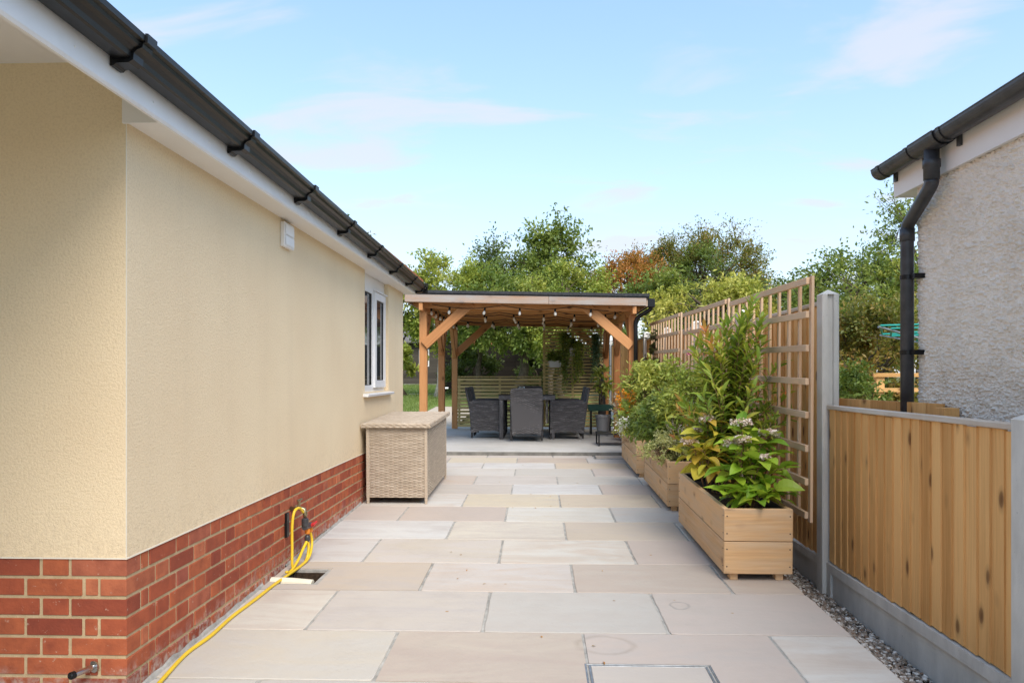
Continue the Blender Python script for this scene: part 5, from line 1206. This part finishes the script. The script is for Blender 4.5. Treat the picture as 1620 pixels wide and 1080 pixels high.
# rose bloom
ro = MB(); 
g = np.random.default_rng(5)
RB = Vector((1.32, 6.40, 1.475))
P = []; A = []; Nn = []
for i in range(26):
    a = i * 2.4; tt = i / 26; d = Vector((math.cos(a), math.sin(a), .9 - .9 * tt)); P.append(RB + Vector((math.cos(a), math.sin(a), 0)) * .006); A.append(d); Nn.append(Vector((-math.cos(a), -math.sin(a), .6)))
rb = thing('rose', (1.32, 6.40, 1.475), 'single pale pink rose bloom above the middle planter', 'flower')
rng = g
o = leaves('petals', P, A, Nn, .038, .045, M['rose'], rb, detail=True, curl=.6)
MB().tube([RB, RB + Vector((-.01, .06, -.16)), RB + Vector((-.03, .14, -.34))], [.004, .004, .004], 6).build('stem', M['stem'], rb, smooth=True)
def sprays(name, label, cat, base, tips, fl, n, size, spread, seed, stem='stem', head=.4):
    g = np.random.default_rng(seed); t = thing(name, base, label, cat); st = MB(); P = []; global rng; rng = g
    for tip in tips:
        pts = curve3(Vector(base) + Vector((g.normal() * .04, g.normal() * .05, 0)), tip, (0, 0, .05), 7, .004); st.tube(pts, [.0028 - .0003 * i for i in range(7)], 4, caps=False)
        for q in range(n):
            s = 1 - head * g.random(); f = min(s * 6, 5.999); i = int(f); P.append(np.array(pts[i].lerp(pts[i + 1], f - i)) + g.normal(size=3) * spread)
    st.build('stems', M[stem], t, smooth=True, fixn=False); P = np.array(P); m_ = len(P); A = g.normal(size=(m_, 3)); A[:, 2] += .3; Nn = g.normal(size=(m_, 3)); Nn[:, 2] += .6
    leaves('flowers', P, A, Nn, size * g.uniform(.7, 1.3, m_), size * .7, M[fl], t)
sprays('crocosmia', 'orange crocosmia flowers arching from the rear planter', 'flowering plant', (1.16, 8.7, SOIL(8.7)), tipcloud(14, (1.06, 8.75, 1.02), (.17, .35, .14), 11), 'orangefl', 26, .03, .014, 71, head=.28)
sprays('white_flowers', 'cluster of white flowers at the left edge of the rear planter', 'flowering plant', (1.12, 8.35, SOIL(8.35)), tipcloud(16, (1.0, 8.45, .70), (.12, .22, .10), 12), 'whitefl', 26, .026, .022, 72, head=.3)
sprays('feather_grass', 'pale feathery grass plumes arching left from the rear planter', 'ornamental grass', (1.14, 9.0, SOIL(9.0)), tipcloud(26, (.98, 9.05, .93), (.18, .25, .16), 13), 'dryfl', 34, .02, .008, 73, stem='stem', head=.45)
sprays('lavender', 'pale lavender spikes between the middle planter shrubs', 'flowering plant', (1.2, 6.4, SOIL(6.4)), tipcloud(18, (1.2, 6.35, .86), (.13, .16, .10), 14), 'dryfl', 24, .012, .006, 74, head=.3)
# dark climber on the far trellis
tree('climber', 'dark-leaved climber on the far end of the trellis', (1.56, 10.15, G(9.6)), 1.15, (.14, .38, .55), 16, 2200, .05, 'l_black', .012, 'climbing plant', seed=81, stems=3, trunk_name='stems', crown_name='foliage')

# ================================================================== PERGOLA CORNER: pots, table, hanging plants
def pot_hang(name, label, x, z, w, h, y=13.73, mat='potwhite', group='white pots on the tall slatted screen'):
    t = thing(name, (x, y, z), label, 'plant pot', group); q = MB(); a = w / 2; b = w * .40; dpt = .065
    top = [(-a, -dpt), (a, -dpt), (a, .03), (-a, .03)]; bot = [(-b, -dpt * .8), (b, -dpt * .8), (b, .03), (-b, .03)]
    for i in range(4):
        j = (i + 1) % 4; q.face([(*bot[i], 0), (*bot[j], 0), (*top[j], h), (*top[i], h)])
    q.face([(*p, 0) for p in reversed(bot)]); q.face([(*p, h - .015) for p in top]); q.build('pot', M[mat], t, (0, 0, 0)); 
    q = MB(); q.box(0, -.017, h, w + .012, .105, .012, .003); q.build('rim', M[mat], t, (0, 0, 0)); return t
pot_hang('wall_pot', 'wide white pot with bushy green plant low on the tall slatted screen', .33, 1.455, .24, .12)
pot_hang('wall_pot', 'narrow white pot between trailing plants high on the tall slatted screen', .655, 1.66, .12, .15)
def trailing(name, label, x, z, length, mat, seed, n=20, wd=.075, y=13.70, L_=.06):
    g = np.random.default_rng(seed); t = thing(name, (x, y, z), label, 'hanging plant', 'trailing plants on the tall slatted screen'); st = MB(); P = []; A = []; global rng; rng = g
    for i in range(n):
        x1 = x + g.normal() * wd * .55; l_ = length * g.uniform(.45, 1.05); pts = [Vector((x + g.normal() * .03, y, z)), Vector((x1, y - .06, z + .05)), Vector((x1 + g.normal() * .02, y - .075, z - l_ * .4)), Vector((x1 + g.normal() * .03, y - .07, z - l_))]; pts = smooth(pts, 5); st.tube(pts, .0022, 3, caps=False)
        for q in range(42):
            p = pts[int(g.integers(3, len(pts)))]; P.append(np.array(p) + g.normal(size=3) * .014); A.append(g.normal(size=3) + (0, -.4, -.8))
    st.build('stems', M['stem'], t, fixn=False); m_ = len(P); Nn = g.normal(size=(m_, 3)); Nn[:, 1] -= .8
    leaves('foliage', P, A, Nn, L_ * g.uniform(.7, 1.3, m_), L_ * .4, M[mat], t)
trailing('trailing_plant', 'leftmost long green trailing plant on the tall slatted screen', .52, 2.0, .80, 'l_mid', 91)
trailing('trailing_plant', 'bright green trailing plant right of the narrow white pot', .76, 1.84, .70, 'l_bright', 92, wd=.06)
trailing('trailing_plant', 'blue-green trailing plant at the right end of the tall slatted screen', 1.06, 1.98, .80, 'l_blue', 93, wd=.065)
tree('potted_herb', 'bushy green plant in the wide white pot on the slatted screen', (.33, 13.70, 1.56), .09, (.17, .07, .11), 14, 1300, .045, 'l_mid', .006, 'plant', seed=94, stems=4, trunk_name='stems', crown_name='foliage')
tree('potted_fern', 'small dark fern in the narrow white pot on the slatted screen', (.655, 13.70, 1.80), .06, (.10, .07, .10), 10, 700, .04, 'l_dark', .005, 'plant', seed=95, stems=3, trunk_name='stems', crown_name='foliage')
gp_ = thing('grey_pot', (1.08, 12.25, ZP), 'tall grey plastic planter pot near the pergola right post', 'plant pot')
MB().lathe([(.088, 0), (.118, .30), (.128, .302), (.128, .345), (.112, .345), (.108, .30)], 24).build('body', M['potgrey'], gp_, (0, 0, 0), smooth=False)
tbx = thing('plant_trough', (1.07, 12.62, ZP), 'dark green plastic trough on a stand behind the grey pot', 'planter')
q = MB(); q.prism([(-.20, .40), (-.22, .50), (.22, .50), (.20, .40)], 1, -.12, .12); q.build('trough', M['green_plastic'], tbx, (0, 0, 0))
for sx in (-1, 1): q = MB(); q.box(sx * .16, 0, .2, .03, .18, .4, .003); q.build('leg', M['darkmetal'], tbx, (0, 0, 0))
tree('pot_plant', 'tall leafy pot plant in the dark green trough by the screen', (1.10, 12.62, ZP + .47), .42, (.13, .12, .28), 9, 260, .13, 'l_bright', .012, 'plant', seed=96, stems=3, trunk_name='stems', crown_name='foliage', aspect=.35, detail=True)
lt = thing('low_table', (1.08, 10.62, ZP), 'low black metal side table on the concrete base by the rear planter', 'side table')
q = MB(); q.box(0, 0, .17, .46, .46, .022, .004); q.build('top', M['darkmetal'], lt, (0, 0, 0))
for sx in (-1, 1):
    for sy in (-1, 1): q = MB(); q.box(sx * .215, sy * .215, .08, .022, .022, .16, .002); q.build('leg', M['darkmetal'], lt, (0, 0, 0))
kp = thing('covered_chair', (1.40, 11.35, ZP), 'dark grey fabric seat beside the pergola right post', 'chair')
q = MB(); q.box(0, 0, .24, .28, .42, .44, .05); q.build('seat', M['dark_core'], kp, (0, 0, 0)); q = MB(); q.box(.12, 0, .54, .09, .42, .30, .04); q.build('backrest', M['dark_core'], kp, (0, 0, 0))
bk = thing('folded_parasol', (1.16, 13.5, ZP), 'folded black garden umbrella leaning in the back right corner of the pergola', 'umbrella')
q = MB(); q.tube([(0, 0, .02), (.02, .05, .30), (.03, .09, .80), (.03, .10, 1.05)], [.03, .075, .055, .02], 10); q.build('canopy', M['dark_core'], bk, (0, 0, 0)); q = MB(); q.tube(smooth([(.03, .10, 1.05), (.03, .10, 1.15), (.0, .10, 1.19), (-.04, .10, 1.15), (-.04, .10, 1.08)], 4), .012, 8); q.build('handle', M['black'], bk, (0, 0, 0))

# a few fallen leaves and crumbs on the paving
rng = np.random.default_rng(99)
n = 26; P = np.stack([rng.uniform(-1.2, 1.4, n), rng.uniform(2.7, 9.0, n), np.zeros(n)], 1); P[:, 2] = [G(y) + .004 for y in P[:, 1]]
A = rng.normal(size=(n, 3)); A[:, 2] = .02; Nn = np.tile((0, 0, 1.), (n, 1)) + rng.normal(size=(n, 3)) * .12
tag(leaves('leaf_litter', P, A, Nn, rng.uniform(.010, .030, n), .010, M['l_rust'], detail=True, curl=.3), kind='stuff')
